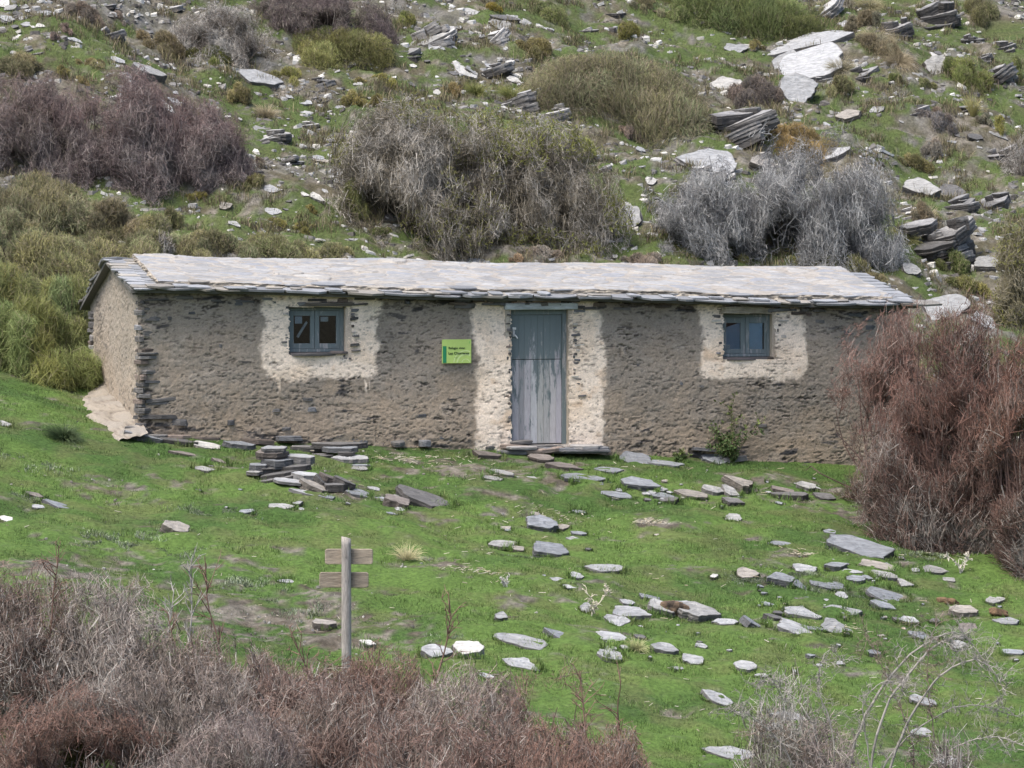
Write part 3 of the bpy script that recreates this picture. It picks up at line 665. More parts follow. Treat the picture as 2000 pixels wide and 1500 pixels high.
# ------------------------------------------------------------------ stones
KC = {'blue': (.145, .155, .168), 'pale': (.225, .230, .235), 'dark': (.085, .083, .082), 'brown': (.12, .105, .096), 'white': (.33, .325, .31), 'rust': (.20, .185, .165), 'mid': (.20, .20, .195)}
RIM = []
def nrm(X, Y):
    e = .25; a = float(hgt(X+e, Y)-hgt(X-e, Y))/(2*e); b = float(hgt(X, Y+e)-hgt(X, Y-e))/(2*e)
    n = Vector((-a, -b, 1)).normalized(); return n
def slab_mesh(name, r, a, b, t, kind, n=None, layers=None, wedge=0.):
    """slate slab lying in the xy plane, top at z=0"""
    n = n or int(r.integers(7, 12)); K = np.array(KC[kind])*r.uniform(.88, 1.12)
    n = int(r.integers(5, 8)) if n <= 11 else n; ang = np.sort(np.linspace(0, 2*math.pi, n, endpoint=False)+r.uniform(0, 6.28)+r.uniform(-.42, .42, n)*6/n)
    p = 2.8; rad = (np.abs(np.cos(ang))**p+np.abs(np.sin(ang))**p)**(-1/p)*r.uniform(.78, 1.16, n)
    # extra points on the outline so that edges chip instead of running straight
    Cn = np.stack([np.cos(ang)*rad, np.sin(ang)*rad], -1); cut = r.uniform(.03, .13, (n, 1)); Nx = np.roll(Cn, -1, 0); Pv = np.roll(Cn, 1, 0)
    Cn = np.stack([Cn+(Pv-Cn)*cut, Cn+(Nx-Cn)*cut], 1).reshape(-1, 2); pts = []
    for i in range(len(Cn)):
        A = Cn[i]; B = Cn[(i+1) % len(Cn)]; L = np.linalg.norm(B-A); k = 1+int(L/.28)
        for q in range(k): pts.append(A+(B-A)*((q+r.uniform(-.15, .15)*(q > 0))/k)+r.normal(size=2)*.032)
    O = np.array(pts)*[a, b]; m = len(O); layers = layers or max(1, min(5, int(t/.035)))
    V = []; C = []; rings = []
    zb = -t; L = layers; zz = np.concatenate([[0], np.cumsum(r.uniform(.5, 1.5, L))]); zz = zz/zz[-1]
    for k in range(L):
        s = 1+r.uniform(-.07, .05) if k < L-1 else 1.0; off = r.uniform(-.035, .035, 2)*min(a, b) if k < L-1 else np.zeros(2)
        jt = r.normal(size=(m, 2))*.012*min(a, b)
        for e in (0, 1):
            z = zb+t*(zz[k] if e == 0 else zz[k+1]-(0 if k == L-1 else .012)); rings.append(len(V))
            wd = wedge*O[:, 0]/a*t*.5
            for i in range(m): V.append([O[i, 0]*s+off[0]+jt[i, 0], O[i, 1]*s+off[1]+jt[i, 1], z+wd[i]*(zz[k]) + r.normal()*t*.02])
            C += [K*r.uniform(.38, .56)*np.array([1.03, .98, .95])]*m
    rT = len(V)
    ts = r.uniform(0, 99); fl = min(.02, .10*min(a, b))
    for q, s in enumerate((.955, .80, .62, .42, .22)):
        rings.append(len(V)); dz = .004+.002*q
        ff = np.floor((fbm(O[:, 0]*s*2.2/max(a, .15)+ts, O[:, 1]*s*3.5/max(b, .15), 7, 2)+1)*2.2)/2.2-1 if q else np.zeros(m)
        for i in range(m):
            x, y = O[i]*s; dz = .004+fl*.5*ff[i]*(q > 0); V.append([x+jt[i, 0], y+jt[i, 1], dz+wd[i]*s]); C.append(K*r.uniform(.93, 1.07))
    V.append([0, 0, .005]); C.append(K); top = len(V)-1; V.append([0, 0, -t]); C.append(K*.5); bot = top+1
    Q = [(A+i, A+(i+1) % m, B+(i+1) % m, B+i) for A, B in zip(rings[:-1], rings[1:]) for i in range(m)]
    T = [(rings[-1]+i, rings[-1]+(i+1) % m, top) for i in range(m)]+[((i+1) % m, i, bot) for i in range(m)]
    return np.array(V), np.array(Q), np.array(T), np.array(C)
def stone(px, py, wp, hp, tp, kind, label=None, roll=0, name='slate_slab', cat='stone', group=None, yaw=None, seed=None, sink=.02, zup=0):
    """px,py centre of the stone's upper face in the photo; wp,hp its size there; tp its thickness"""
    r = np.random.default_rng(seed if seed is not None else int(px*7+py*13)); X, Y, Z = at(px, py+tp*.5); s = scl(Y)
    nn = nrm(X, Y); d = np.array([X, Y, Z])-CAMP; d /= np.linalg.norm(d); phi = math.asin(max(.12, -float(d@np.array(nn))))
    a = wp/2/s; bmax = a*.85; b = hp/2/s/math.sin(phi); pitch = 0
    if b > bmax:
        b = bmax; pitch = min(1.0, math.asin(min(.95, hp/2/s/b)))-phi
    b = max(b, a*.22); t = max(.02, tp/s); t2 = t+sink+.6*math.sin(max(0, pitch))*b
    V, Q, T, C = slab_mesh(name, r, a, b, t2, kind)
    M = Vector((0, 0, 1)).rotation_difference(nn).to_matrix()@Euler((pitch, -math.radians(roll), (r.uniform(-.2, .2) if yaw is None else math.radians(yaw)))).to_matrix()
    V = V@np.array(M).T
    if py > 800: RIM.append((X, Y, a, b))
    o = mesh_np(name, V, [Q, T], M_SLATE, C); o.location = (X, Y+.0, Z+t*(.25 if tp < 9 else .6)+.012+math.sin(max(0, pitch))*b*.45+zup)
    return tag(o, label, cat, group)
def outcrop(px, py, wp, hp, tilt, kind, label, n=4, name='rock_outcrop', seed=None, dy=.0):
    """bedded rock: several thick tilted beds grown together; px,py centre of its foot"""
    r = np.random.default_rng(seed if seed is not None else int(px*3+py*5)); X, Y, Z = at(px, py); s = scl(Y); W = wp/s; H = hp/s; mb = MB()
    n = int(n*1.6)+1
    for k in range(n):
        f = (k+.5)/n; a = W/2*r.uniform(.25, .7)*(1-.3*f); t = H/n*r.uniform(1.2, 3.2)
        if k in (0, n//2): a = W/2*.92; t = H*.5
        V, Q, T, C = slab_mesh('x', r, a, a*r.uniform(.5, .75), t, kind, layers=int(3+t/.06))
        M = Euler((r.uniform(.05, .28), -math.radians(tilt)+r.uniform(-.22, .22), r.uniform(-.8, .8))).to_matrix()
        V = V@np.array(M).T+np.array([r.uniform(-.5, .5)*(W-2*a)*1.0, W*.22+f*H*.35+r.uniform(-.1, .1)*W, H*(f*.85+.15)])
        C = C*r.uniform(.7, 1.6)+.08*(V[:, 2:3] > H*(f*.85+.12))
        mb.add(V, [Q, T], C)
    o = mb.build(name, M_SLATE); o.location = (X, Y, Z-.05); return tag(o, label, 'rock')

G = 'slate slabs lying in the turf before the hut'
ST_ = [  # lawn, big individually described stones
 (1060,1026,76,26,20,'blue','thick blue grey slate block in the lawn, its pointed end to the left',0),
 (1072,1074,82,22,10,'blue','notched blue grey slate slab lying just below the thick pointed block',0),
 (1682,1070,128,40,8,'blue','largest flat slate slab of the lawn, beside the red brown thicket',0),
 (828,972,124,22,12,'dark','long dark slate slab leaning with its left end raised on a brown block',-9),
 (778,980,60,16,20,'brown','brown split block carrying the raised end of the long dark slab',-6),
 (1247,944,84,18,14,'blue','rounded grey slate block in the grass right of the doorway',0),
 (1181,1111,78,16,2,'pale','isolated pale slab flush with the turf in the middle of the lawn',0),
 (1089,1132,32,10,7,'pale','small pale slab directly above another smaller one in the mid lawn',0),
 (1113,1147,30,7,3,'pale','narrow pale sliver just below a small pale slab in the mid lawn',0),
 (979,1208,30,18,10,'pale','small upright pale stone alone in the grass right of the signpost',0),
 (1020,1252,104,24,5,'pale','large bean shaped pale slab in the lower lawn above the bare thicket',0),
 (1020,1297,78,24,6,'pale','angular pale slab half hidden by bare twigs in the lower lawn',0),
 (1088,1238,64,12,7,'blue','narrow blue slab tilted down to the right above the bean shaped one',-14),
 (853,1276,66,26,10,'pale','grey flat stone behind the bare twigs, left of the white lump',0),
 (916,1272,66,32,14,'white','rough white lump of rock at the edge of the foreground thicket',0),
 (1193,1247,74,22,3,'pale','pale slab pointing down right, lower middle of the lawn',0),
 (1190,1278,66,18,5,'pale','grey diamond shaped slab beside a pale dry tuft',0),
 (1302,1269,58,20,10,'pale','pale slab with brown edge, right of the dry tuft',0),
 (1352,1290,44,20,4,'pale','broken pale slab trailing off down right',0),
 (1453,1302,52,20,10,'pale','pale wedge shaped stone with dark right end, alone on lower lawn',0),
 (1488,1320,32,6,3,'pale','thin pale sliver just right of the wedge shaped stone',0),
 (1405,1365,70,26,4,'pale','long pale slab tilted down right, left of the arching shrub',-10),
 (1428,1472,106,26,4,'pale','broad pale slab at the bottom edge of the picture',0),
 (1545,1398,94,16,6,'pale','long pale slab seen through the arching shrub',-6),
 (1508,1422,30,16,3,'pale','small pale stone among the twigs of the arching shrub',0),
 (1803,1368,60,18,4,'pale','pale slab behind the right arches of the arching shrub',-6),
 (1805,1432,50,18,4,'pale','pale stone in the grass right of the arching shrub stems',0),
 (1232,1196,86,24,12,'pale','large pale slab leading the row left of the blackened wood',0),
 (1205,1214,58,26,6,'pale','pale slab below the row of slabs, with grass hanging over it',0),
 (1290,1186,60,20,12,'mid','grey layered slab wedged left of the blackened wood',-4),
 (1265,1165,56,8,6,'blue','thin blue slab above the row left of the blackened wood',3),
 (1225,1176,30,10,5,'pale','small pale slab at the upper left of the stone row',0),
 (1362,1194,94,30,22,'mid','bulky layered stone right of the blackened wood',-6),
 (1340,1180,60,14,8,'pale','pale slab showing behind the blackened wood',0),
 (1420,1214,54,12,6,'pale','pale slab between bulky layered stone and tilted blade of slate',0),
 (1468,1216,54,12,10,'blue','blade of slate standing tilted in the stone row',-28),
 (1510,1206,40,8,10,'dark','small dark slab behind the tilted blade of slate',-4),
 (1552,1228,90,28,6,'pale','wide pale slab right of the tilted blade of slate',-10),
 (1629,1228,52,34,6,'pale','squarish pale slab ending the stone row on the right',0),
 (1590,1227,44,6,8,'blue','thin slab wedged between the wide and the squarish pale slabs',0),
 (1568,1197,88,20,4,'pale','long pale slab above the wide one in the right lawn',-3),
 (1643,1192,84,18,6,'pale','pale flat slab in the right lawn, right neighbour of the long one',0),
 (1527,1130,62,16,16,'blue','blue grey block with a broken lower corner in the right lawn',0),
 (1562,1145,34,20,6,'blue','broken piece leaning on the blue grey block',-25),
 (1573,1112,54,18,6,'pale','pale slab above the blue grey block in right lawn',0),
 (1635,1105,50,10,10,'blue','small blue slab below the largest flat slab',0),
 (1712,1103,88,16,6,'rust','long buff slab just below the largest flat slab',0),
 (1725,1121,56,12,6,'mid','grey slab below the long buff one',0),
 (1662,1116,44,8,6,'pale','low pale slab left of the grey and buff pair',0),
 (1766,1139,46,18,6,'mid','round grey stone, rightmost of the paving cluster',0),
 (1619,1141,76,14,8,'blue','long blue slab in the middle of the paving cluster',0),
 (1672,1131,40,14,4,'blue','small blue slab right above the long middle one',0),
 (1730,1162,94,26,5,'blue','big blue slab sloping down right in the paving cluster',-10),
 (1725,1183,52,16,5,'blue','blue slab under the big sloping one',-8),
 (1643,1165,26,14,3,'pale','tiny triangular pale slab below the paving cluster',0),
 (1777,1211,44,14,4,'pale','pale slab right of centre between sloping slab and purple stone',0),
 (1793,1240,50,14,4,'blue','blue slab in the grass, left of the brown purple stone',-8),
 (1890,1226,44,20,8,'brown','brown purple stone near the right edge',0),
 (1880,1193,56,16,10,'rust','buff pointed stone beside dung in the right lawn',0),
 (1943,1172,42,14,4,'mid','small grey slab beside the right edge above the dung',0),
 (1965,1212,60,14,6,'pale','pale slab at the right edge of the lawn',0),
 (1978,1274,46,10,4,'blue','blue slab cut by the right edge of the picture',0),
 (1875,1262,40,18,4,'mid','grey slab behind the upper arch of the shrub',-10),
 (1460,1120,44,22,8,'rust','pale broken stone on a bare patch right of mid lawn',0),
 (1395,1125,20,8,5,'white','small round white stone in the middle lawn',0),
 (1430,1014,34,18,4,'mid','small grey rhomb of slate below the stones by the wall',0),
 (1529,1063,52,10,4,'blue','blue slab beside bare soil left of the largest slab',0),
 (1620,1038,30,8,4,'blue','small slab just above the largest flat slab',0),
 (1206,966,66,12,6,'blue','long low slab below the rounded grey block',0),
 (1290,966,60,10,6,'blue','low slab between the long one and the small upright wedge',0),
 (1306,975,46,10,8,'dark','dark wedge of slate tilted up to the right',12),
 (1350,962,66,14,8,'rust','buff flaky slab in the line of stones by the wall',0),
 (1393,958,60,14,10,'mid','grey flaky slab in the line of stones by the wall',0),
 (1432,980,42,10,10,'dark','dark rhombic slab below the big quartz veined block',0),
 (1447,944,66,18,24,'rust','big buff quartz veined block, tallest of the stones by the wall',-8),
 (1425,962,44,18,14,'mid','grey slab leaning on the quartz veined block',-14),
 (1545,967,78,8,10,'dark','long dark slab right of the quartz veined block',6),
 (1530,955,54,8,8,'brown','brown slab lying on the long dark one',-3),
 (1577,952,40,14,12,'mid','rounded grey stone behind the long dark slab',0),
 (1610,968,50,12,8,'dark','dark slab at the foot of the red brown thicket',0),
 (1107,912,92,10,10,'brown','long brown edged flagstone before the doorstep',-2),
 (1140,932,90,14,4,'blue','flat blue flagstone, second below the doorstep',0),
 (1155,944,78,6,3,'blue','narrow blue flagstone, lowest of those below the doorstep',0),
 (1190,918,60,10,4,'blue','flagstone right of the long brown edged one',0),
 (980,922,56,8,6,'mid','slab in the worn soil below the doorway, upper left',0),
 (1030,934,48,8,4,'mid','slab in the worn soil below the doorway, lower right',0),
 (962,934,40,8,4,'mid','slab in the worn soil below the doorway, lowest left',0),
 (1060,896,52,12,12,'brown','brown block under the doorstep',0),
 (952,888,70,10,10,'brown','brown slab at the wall foot left of the doorstep',-2),
 (1240,898,74,26,4,'blue','triangular blue slab leaning on the wall foot right of the door',0),
 (1300,905,80,10,4,'blue','long low slab at the wall foot under the second window',0),
 (1398,898,56,20,6,'blue','blue slab beside the green weed at the wall foot',0),
 (275,852,80,4,18,'blue','long blue grey footing slab at the near corner of the hut',-5),
 (268,836,60,6,8,'brown','brown slab on the footing slab at the near corner',-3),
 (346,862,90,6,12,'dark','dark slab at the wall foot right of the near corner',0),
 (402,868,60,12,8,'white','pale lump of old mortar at the wall foot',-4),
 (466,868,62,8,14,'blue','blue grey slab against the wall foot left of the stone piles',-2),
 (550,990,50,12,4,'mid','flat slab at the lower left tip of the near stone pile',0),
 (347,1032,54,20,12,'rust','pinkish wedge shaped stone alone on the left lawn',-16),
 (108,984,62,12,8,'blue','pale blue slab in the left lawn, bigger of a pair',-8),
 (68,965,44,8,8,'brown','brown stone touching the pale blue slab at left',0),
 (75,990,30,8,6,'pale','small pale stone under the pale blue slab at left',0),
 (13,1014,30,12,6,'white','white stone at the left edge of the lawn',0),
 (558,1135,34,8,6,'pale','small pale stone in the grass left of the signpost',0),
 (400,916,50,8,4,'mid','flat grey slab in the turf left of the near pile',0),
 (428,900,32,8,7,'brown','small brown slab in the turf left of the near pile',-12),
 (360,885,56,5,5,'brown','thin brown slab in the turf below the wall',-6),
 (425,912,50,3,3,'dark','thin dark blade of slate left of the near pile',-4),
 (635,1218,56,12,10,'rust','rough stone in the gravel left of the signpost foot',0),
 (718,1254,40,10,8,'white','white stone in the gravel right of the signpost foot',0),
 (1130,1000,30,7,3,'blue','small slab above the isolated patch of litter',0),
 (1130,1041,34,6,4,'blue','small slab right of the thick pointed block',0),
 (983,1062,56,14,4,'mid','flat grey slab left of the notched slab',0),
 (1145,1190,28,22,6,'pale','pale stone behind the dry stalk',0),
 (700,962,50,12,3,'blue','blue slab in the turf below the far stone pile',0),
 (742,975,34,8,3,'blue','blue slab under the brown split block',0),
 (760,1000,44,8,3,'blue','pale blue slab below the brown split block',0),
 (705,915,36,8,3,'mid','flat slab in the turf before the far stone pile',0),
 (1725,1010,36,12,4,'blue','blue slab in the weeds beneath the red brown thicket',0),
 (1825,1112,60,14,6,'mid','grey slab in the weeds under the red brown thicket',0),
 (1850,1132,36,8,4,'mid','small grey slab below the slab under the thicket',0),
 (1600,1300,14,6,3,'pale','tiny pale stone right of the wedge shaped stone',0),
 (1640,1297,20,8,3,'pale','second tiny pale stone right of the wedge shaped stone',0),
 (1552,1313,12,7,3,'pale','tiny round stone below the two tiny pale ones',0),
 (1582,1281,24,6,3,'blue','tiny blue slab below the stone row',0),
 (0,827,48,12,6,'mid','pale grey stone at the left edge below the broom',0),
 (20,1184,30,10,6,'pale','pale stone behind bare twigs at the left edge',0),
 (950,1320,40,10,4,'pale','pale flat stone among twigs under the angular slab',0),
 (1325,1306,30,8,3,'pale','small pale slab below the slab with brown edge',0),
 (1306,1252,36,8,3,'pale','small pale slab above the slab with brown edge',0),
 (1850,1486,70,20,6,'pale','pale rubble slab in the bottom right corner',0),
 (1760,1258,0,0,0,'','',0),
]
for (px, py, wp, hp, tp, k, lab, roll) in ST_:
    if wp: stone(px, py, wp, hp, tp, k, lab, roll, group=G)
# piles of slates by the wall: drawn one by one from the bottom of each pile up
def pile_stone(px, py, wp, hp, tp, Y, kind, label, roll=0, group='slates piled up before the hut'):
    r = np.random.default_rng(int(px*5+py*3)); s = scl(Y); d = ray(px, py); t0 = (Y+50)/d[1]; p = CAMP+t0*d
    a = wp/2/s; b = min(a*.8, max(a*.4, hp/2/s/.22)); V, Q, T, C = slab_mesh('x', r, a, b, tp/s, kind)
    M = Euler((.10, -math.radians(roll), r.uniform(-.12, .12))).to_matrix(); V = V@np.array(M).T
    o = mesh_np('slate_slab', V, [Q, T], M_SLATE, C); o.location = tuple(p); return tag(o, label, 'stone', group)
YA = at(560, 940)[1]; YB = at(670, 902)[1]
for q in (
 (528,912,90,10,16,YA+.3,'dark','broad dark slab in the middle of the near pile'),
 (545,896,74,14,16,YA+.35,'blue','blue slab third from the top of the near pile'),
 (528,882,66,12,14,YA+.4,'brown','brown edged slab second from the top of the near pile'),
 (532,874,56,16,12,YA+.4,'pale','pale topmost slab of the near pile'),
 (504,907,42,8,12,YA+.25,'blue','blue slab on the left side of the near pile'),
 (500,921,40,8,6,YA+.1,'mid','thin slab at the left foot of the near pile'),
 (586,890,54,20,14,YA+.45,'pale','wide pale slab leaning right of the near pile top',-4),
 (575,910,70,8,10,YA+.2,'dark','dark layered slab under the wide pale one',4),
 (545,924,80,4,8,YA+.05,'dark','dark blade tilted up right below the near pile',9),
 (540,934,70,4,7,YA-.05,'dark','lower dark blade tilted up right below the near pile',10),
 (594,925,58,16,12,YA-.05,'pale','pale slab lying across the lower near pile',-6),
 (562,938,62,12,5,YA-.25,'pale','pale slab in the grass under the dark blades',-6),
 (612,945,66,16,16,YA-.3,'rust','pinkish grey slab sloping at the foot of the near pile',-22),
 (634,940,40,12,10,YA-.1,'dark','dark wedge among the sloping slabs of the near pile',-40),
 (654,946,42,18,14,YA-.3,'dark','dark pointed slab at the right foot of the near pile',0),
 (648,932,50,8,14,YA,'brown','brown slab leaning at the right of the near pile',-24),
 (670,936,48,8,16,YA-.05,'dark','dark slab leaning outermost right of the near pile',-24),
 (602,962,96,8,6,YA-.6,'pale','long thin slab sliding off the foot of the near pile',-12),
 (640,970,40,8,5,YA-.7,'blue','small blue slab at the lowest end of the near pile',-10)): pile_stone(*q)
for q in (
 (662,866,100,4,10,YB+.45,'dark','topmost long dark slab of the far pile against the wall'),
 (670,874,86,6,9,YB+.3,'blue','long blue slab second from top of the far pile'),
 (600,872,70,5,10,YB+.5,'dark','dark slab left of the far pile against the wall'),
 (626,888,50,10,14,YB+.3,'dark','dark slab leaning under the long slabs of the far pile'),
 (676,883,40,4,6,YB+.2,'dark','small dark slab under the long slabs of the far pile'),
 (682,893,76,14,16,YB+.1,'pale','pale thick slab at the front of the far pile'),
 (705,908,42,4,11,YB-.15,'blue','squared blue slab at the lower right of the far pile')): pile_stone(*q, group='slates piled up against the wall')

# ---- hill: big stones
H_ = [
 (1578,128,160,60,18,'pale','great pale slab uppermost in the chain of slabs on the right hillside'),
 (1576,82,160,36,10,'pale','cracked pale slab just above the great one'),
 (1604,66,90,14,7,'pale','flat pale slab near the top of the chain on the hillside'),
 (1652,44,88,24,6,'pale','broad grey slab at the top right, right of the dark green shrub'),
 (1558,186,80,70,16,'pale','steep pale slab under the great one, right of the dark heather'),
 (1536,122,70,34,8,'pale','pale slab lapped by the left side of the great one'),(1640,66,80,20,8,'pale','pale slab right of the flat one near the top of the chain'),
 (1414,166,84,42,8,'white','pale pointed slab left of the dark heather clump'),
 (1438,96,50,30,4,'pale','pale slab left of the chain with grass at its right end'),
 (1832,134,58,44,8,'white','bright rounded boulder face at the upper right, beside green clump'),
 (1606,302,136,40,10,'pale','long grey slab rising behind the pale bare shrub',22),
 (1222,432,72,52,20,'pale','pale ridged boulder right of the middle thicket'),
 (1190,412,50,44,20,'mid','dark boulder behind the pale ridged one'),
 (906,134,66,22,8,'white','white slab on a dark ledge, upper middle of the hill'),
 (853,182,16,26,6,'white','small white upright stone left of the brown clump'),
 (912,22,52,16,8,'mid','grey slab at the top edge of the hill, middle'),
 (990,34,66,10,8,'dark','dark flat slab above a pale broken one, top middle'),
 (976,48,50,22,8,'mid','broken grey slab under the dark flat one, top middle'),
 (1060,52,50,8,6,'pale','pale flat slab right of the broken grey one'),
 (1015,38,60,18,8,'mid','tilted slab lapping the dark flat one at top middle'),
 (1850,610,90,50,14,'pale','pale boulder behind the right end of the roof'),
 (1920,630,60,30,14,'pale','pale rock behind the top of the red brown thicket'),
 (1800,372,80,40,20,'mid','lichened grey boulder with dark base above the dark outcrop'),
 (1855,375,60,26,22,'dark','dark boulder touching the lichened grey one'),
 (1385,322,120,56,18,'pale','lichen covered ledge left of the long grey slab'),
 (1490,318,60,22,16,'rust','small lichened ledge between ledge and long grey slab'),
 (1271,354,24,16,8,'white','white broken stone alone between the thickets'),
 (720,208,24,10,5,'pale','small grey stone by the green clumps, upper middle'),
 (1780,530,40,20,10,'mid','rough grey rock above the right end of the roof'),
 (1925,515,60,24,12,'mid','grey slab at the right below the black outcrop'),
 (1950,262,44,10,8,'mid','grey stone near the right edge by the yellow tuft'),
 (288,140,80,14,34,'mid','block of bedded grey rock left of the hillside'),
 (505,152,90,26,12,'pale','pale layered slab on the left hillside above the tuft'),
 (528,368,36,14,4,'pale','pale slab right of the purple thicket'),
 (532,412,40,16,6,'pale','pale slab between purple thicket and middle thicket'),
 (458,438,26,12,5,'white','small white stone in the grass right of the dark round clump'),
 (440,400,28,16,8,'rust','pink grey stone right of the purple thicket foot'),
 (618,385,34,12,5,'white','white flat slab at the left foot of the middle thicket'),
 (598,222,30,10,4,'pale','pale rhomb of slate in the grass, left middle hillside'),
 (628,313,46,6,6,'rust','thin buff slab near the upper left of the middle thicket'),
 (655,350,30,16,6,'mid','grey slab leaning left of the middle thicket'),
 (70,50,34,10,3,'white','pale slab at the top left'),(52,48,24,8,3,'pale','small pale slab next to the pale slab at top left'),
 (95,27,30,10,3,'pale','pale slab at the very top left'),(205,42,0,0,0,'',''),
 (230,117,34,10,4,'pale','flat pale slab above the bedded grey block'),
 (148,80,36,8,3,'pale','long pale slab between the two brown clumps at upper left'),
 (315,200,66,14,6,'white','pale slab showing over the purple thicket'),
 (700,470,44,6,2,'pale','flat pale slab at the lower left of the middle thicket'),
 (935,458,66,24,30,'dark','dark bedded boulder under the middle thicket'),
 (925,488,60,12,14,'dark','dark flat rock just behind the roof ridge'),
 (1128,456,60,8,10,'mid','layered slab right of the dark boulder under the thicket'),
 (1200,502,14,8,4,'white','tiny white stone behind the roof ridge'),
 (1655,228,50,20,12,'rust','lichened stone in the grass right of the steep pale slab'),
 (1735,300,30,6,4,'blue','flat blue slab in the green clearing on the right'),
 (1700,296,30,6,4,'blue','flat blue slab left in the green clearing on the right'),
 (1905,268,30,12,10,'dark','dark round stone by the pale litter on the right'),
 (1865,278,34,5,3,'pale','pale flat slab by the dark round stone'),
 (925,510,74,12,5,'blue','smooth blue slab peeping over the roof ridge'),
 (160,748,26,14,14,'dark','dark stone at the far foot of the gable wall'),
]
for q in H_:
    if q[2]: stone(*q, group='rocks strewn over the hillside', name='hillside_rock')
for q in (
 (1835,525,190,110,20,'dark','black tilted bedded outcrop at the right above the hut',5),
 (1430,275,190,75,16,'dark','dark bedded outcrop in front of the heather, mid right hill',4),
 (1610,32,90,30,42,'mid','leaning grey blade of rock at the top right',2),
 (1945,165,100,45,25,'dark','dark leaning outcrop near the upper right edge',3),
 (1950,320,110,40,18,'dark','dark overhanging rock at the right edge above dead roots',3),
 (955,150,110,34,6,'dark','dark ledge beneath the white slab, upper middle',3),
 (690,45,0,0,0,'','',0),
 (840,90,110,50,26,'mid','slanting bedded outcrop at top middle',4),
 (965,85,60,36,30,'mid','small slanting outcrop right of the top middle one',3),
 (1010,215,100,50,20,'mid','grey slanting outcrop above the middle thicket',4),
 (1085,235,60,40,14,'mid','broken pale ledge under the olive dome shrub',4),
 (530,280,80,34,12,'mid','layered grey outcrop left of the middle thicket',4),
 (600,250,60,20,10,'mid','low layered ledge above the left of the middle thicket',3),
 (620,170,90,26,8,'dark','dark ledge by the two green clumps, upper middle left',3),
 (215,75,60,26,26,'dark','dark leaning rock on the upper left hillside',3),
 (330,22,60,18,4,'mid','dark slab rock at the top left with a pale corner',2),
 (205,15,60,14,8,'dark','dark rock at the top edge beside the brown clump',2),
 (1835,55,90,60,16,'dark','shadowed rocks at the top right among dry grass',4),
 (1755,75,70,50,8,'dark','dark rock face among dry tussocks at top right',3),
 (1905,85,60,24,10,'dark','low dark rock near the top right corner',3),
 (1885,225,60,24,14,'dark','small dark rock by the heather at the right',2),
 (1610,165,40,20,8,'dark','dark underside block below the great pale slab',2),
 (640,200,60,20,14,'dark','small dark ledge above the middle thicket, left',2),
 (480,345,0,0,0,'','',0),
 (1920,120,44,22,18,'dark','dark stone above the leaning outcrop near the edge',2),
 (860,62,70,14,14,'dark','dark flat ledge below the grey slab at the top middle',2),
 (1385,352,120,34,10,'mid','low bedded ledge under the lichen covered one',4),(1870,415,90,36,12,'dark','dark ledge under the lichened grey boulder',4),(1700,470,60,26,10,'mid','grey ledge right of the dense pale shrub',3),
 (740,262,80,24,14,'mid','grey ledge on top left of the middle thicket',4),(790,112,70,24,12,'dark','dark ledge left of the slanting top middle outcrop',3),(600,190,60,18,8,'dark','dark low ledge right of the yellow green low clump',3),
 (1175,335,60,20,12,'mid','grey ledge at the right flank of the middle thicket',3),(250,185,70,20,8,'mid','grey ledge just above the purple thicket',3),(60,110,60,20,10,'dark','dark ledge below the top left slabs',3),(400,28,70,20,10,'mid','grey ledge at the top edge, left',3),
 (1960,100,60,26,16,'dark','dark ledge by the right edge near the top',3),(1790,220,60,22,14,'dark','dark ledge above the dark grey heather',3),(1940,410,90,40,18,'dark','dark ledge at the right edge beneath the overhang',4),(1765,425,60,26,14,'mid','grey ledge left of the straw tussock',3),
 (690,320,60,18,10,'dark','dark ledge at the left edge of the middle thicket',3),(1140,62,70,18,10,'mid','grey ledge at the top, right of the pale flat slab',3),(1190,30,80,18,8,'dark','dark ledge at the top edge right of middle',3),(560,318,70,20,12,'dark','dark ledge right below the layered grey outcrop',3),
 (1330,250,60,20,12,'dark','dark ledge at the right foot of the large olive dome',3),(1690,150,70,24,14,'dark','dark ledge right of the great pale slab',3),(730,75,50,16,10,'mid','grey ledge between olive round shrub and top middle slabs',2),
 (430,270,0,0,0,'','',0)):
    if q[2]: outcrop(*q)

# ---- many small hillside fragments, each its own stone
r = np.random.default_rng(77); nfrag = 0
LM = [(1060, 1026, 'x')]
LM = [(230, 290, 'the purple thickets'), (260, 157, 'the bedded grey block'), (505, 165, 'the pale layered slab'), (668, 90, 'the rounded olive shrub'), (562, 145, 'the yellow green clump'), (530, 270, 'the layered outcrop'),
 (333, 430, 'the dark round clump'), (545, 440, 'the two dark green clumps'), (820, 350, 'the middle thicket'), (905, 135, 'the white slab ledge'), (840, 65, 'the top middle outcrop'), (1060, 95, 'the brown topped clump'), (1215, 180, 'the large olive dome'),
 (1220, 430, 'the ridged boulder'), (1271, 354, 'the white broken stone'), (1578, 118, 'the great pale slab'), (1832, 134, 'the bright boulder face'), (1480, 170, 'the dark heather'), (1555, 270, 'the orange tinted heather'), (1735, 298, 'the flat blue slabs'),
 (1830, 310, 'the grey headed heather'), (65, 50, 'the top left slabs'), (160, 25, 'the top left heather'), (720, 208, 'the small grey stone'), (748, 155, 'the small yellow green clump'), (1380, 420, 'the pale shrub'), (598, 222, 'the pale rhomb'), (532, 412, 'the stony patch slab'), (853, 182, 'the white upright stone'), (1945, 160, 'the leaning dark outcrop')]
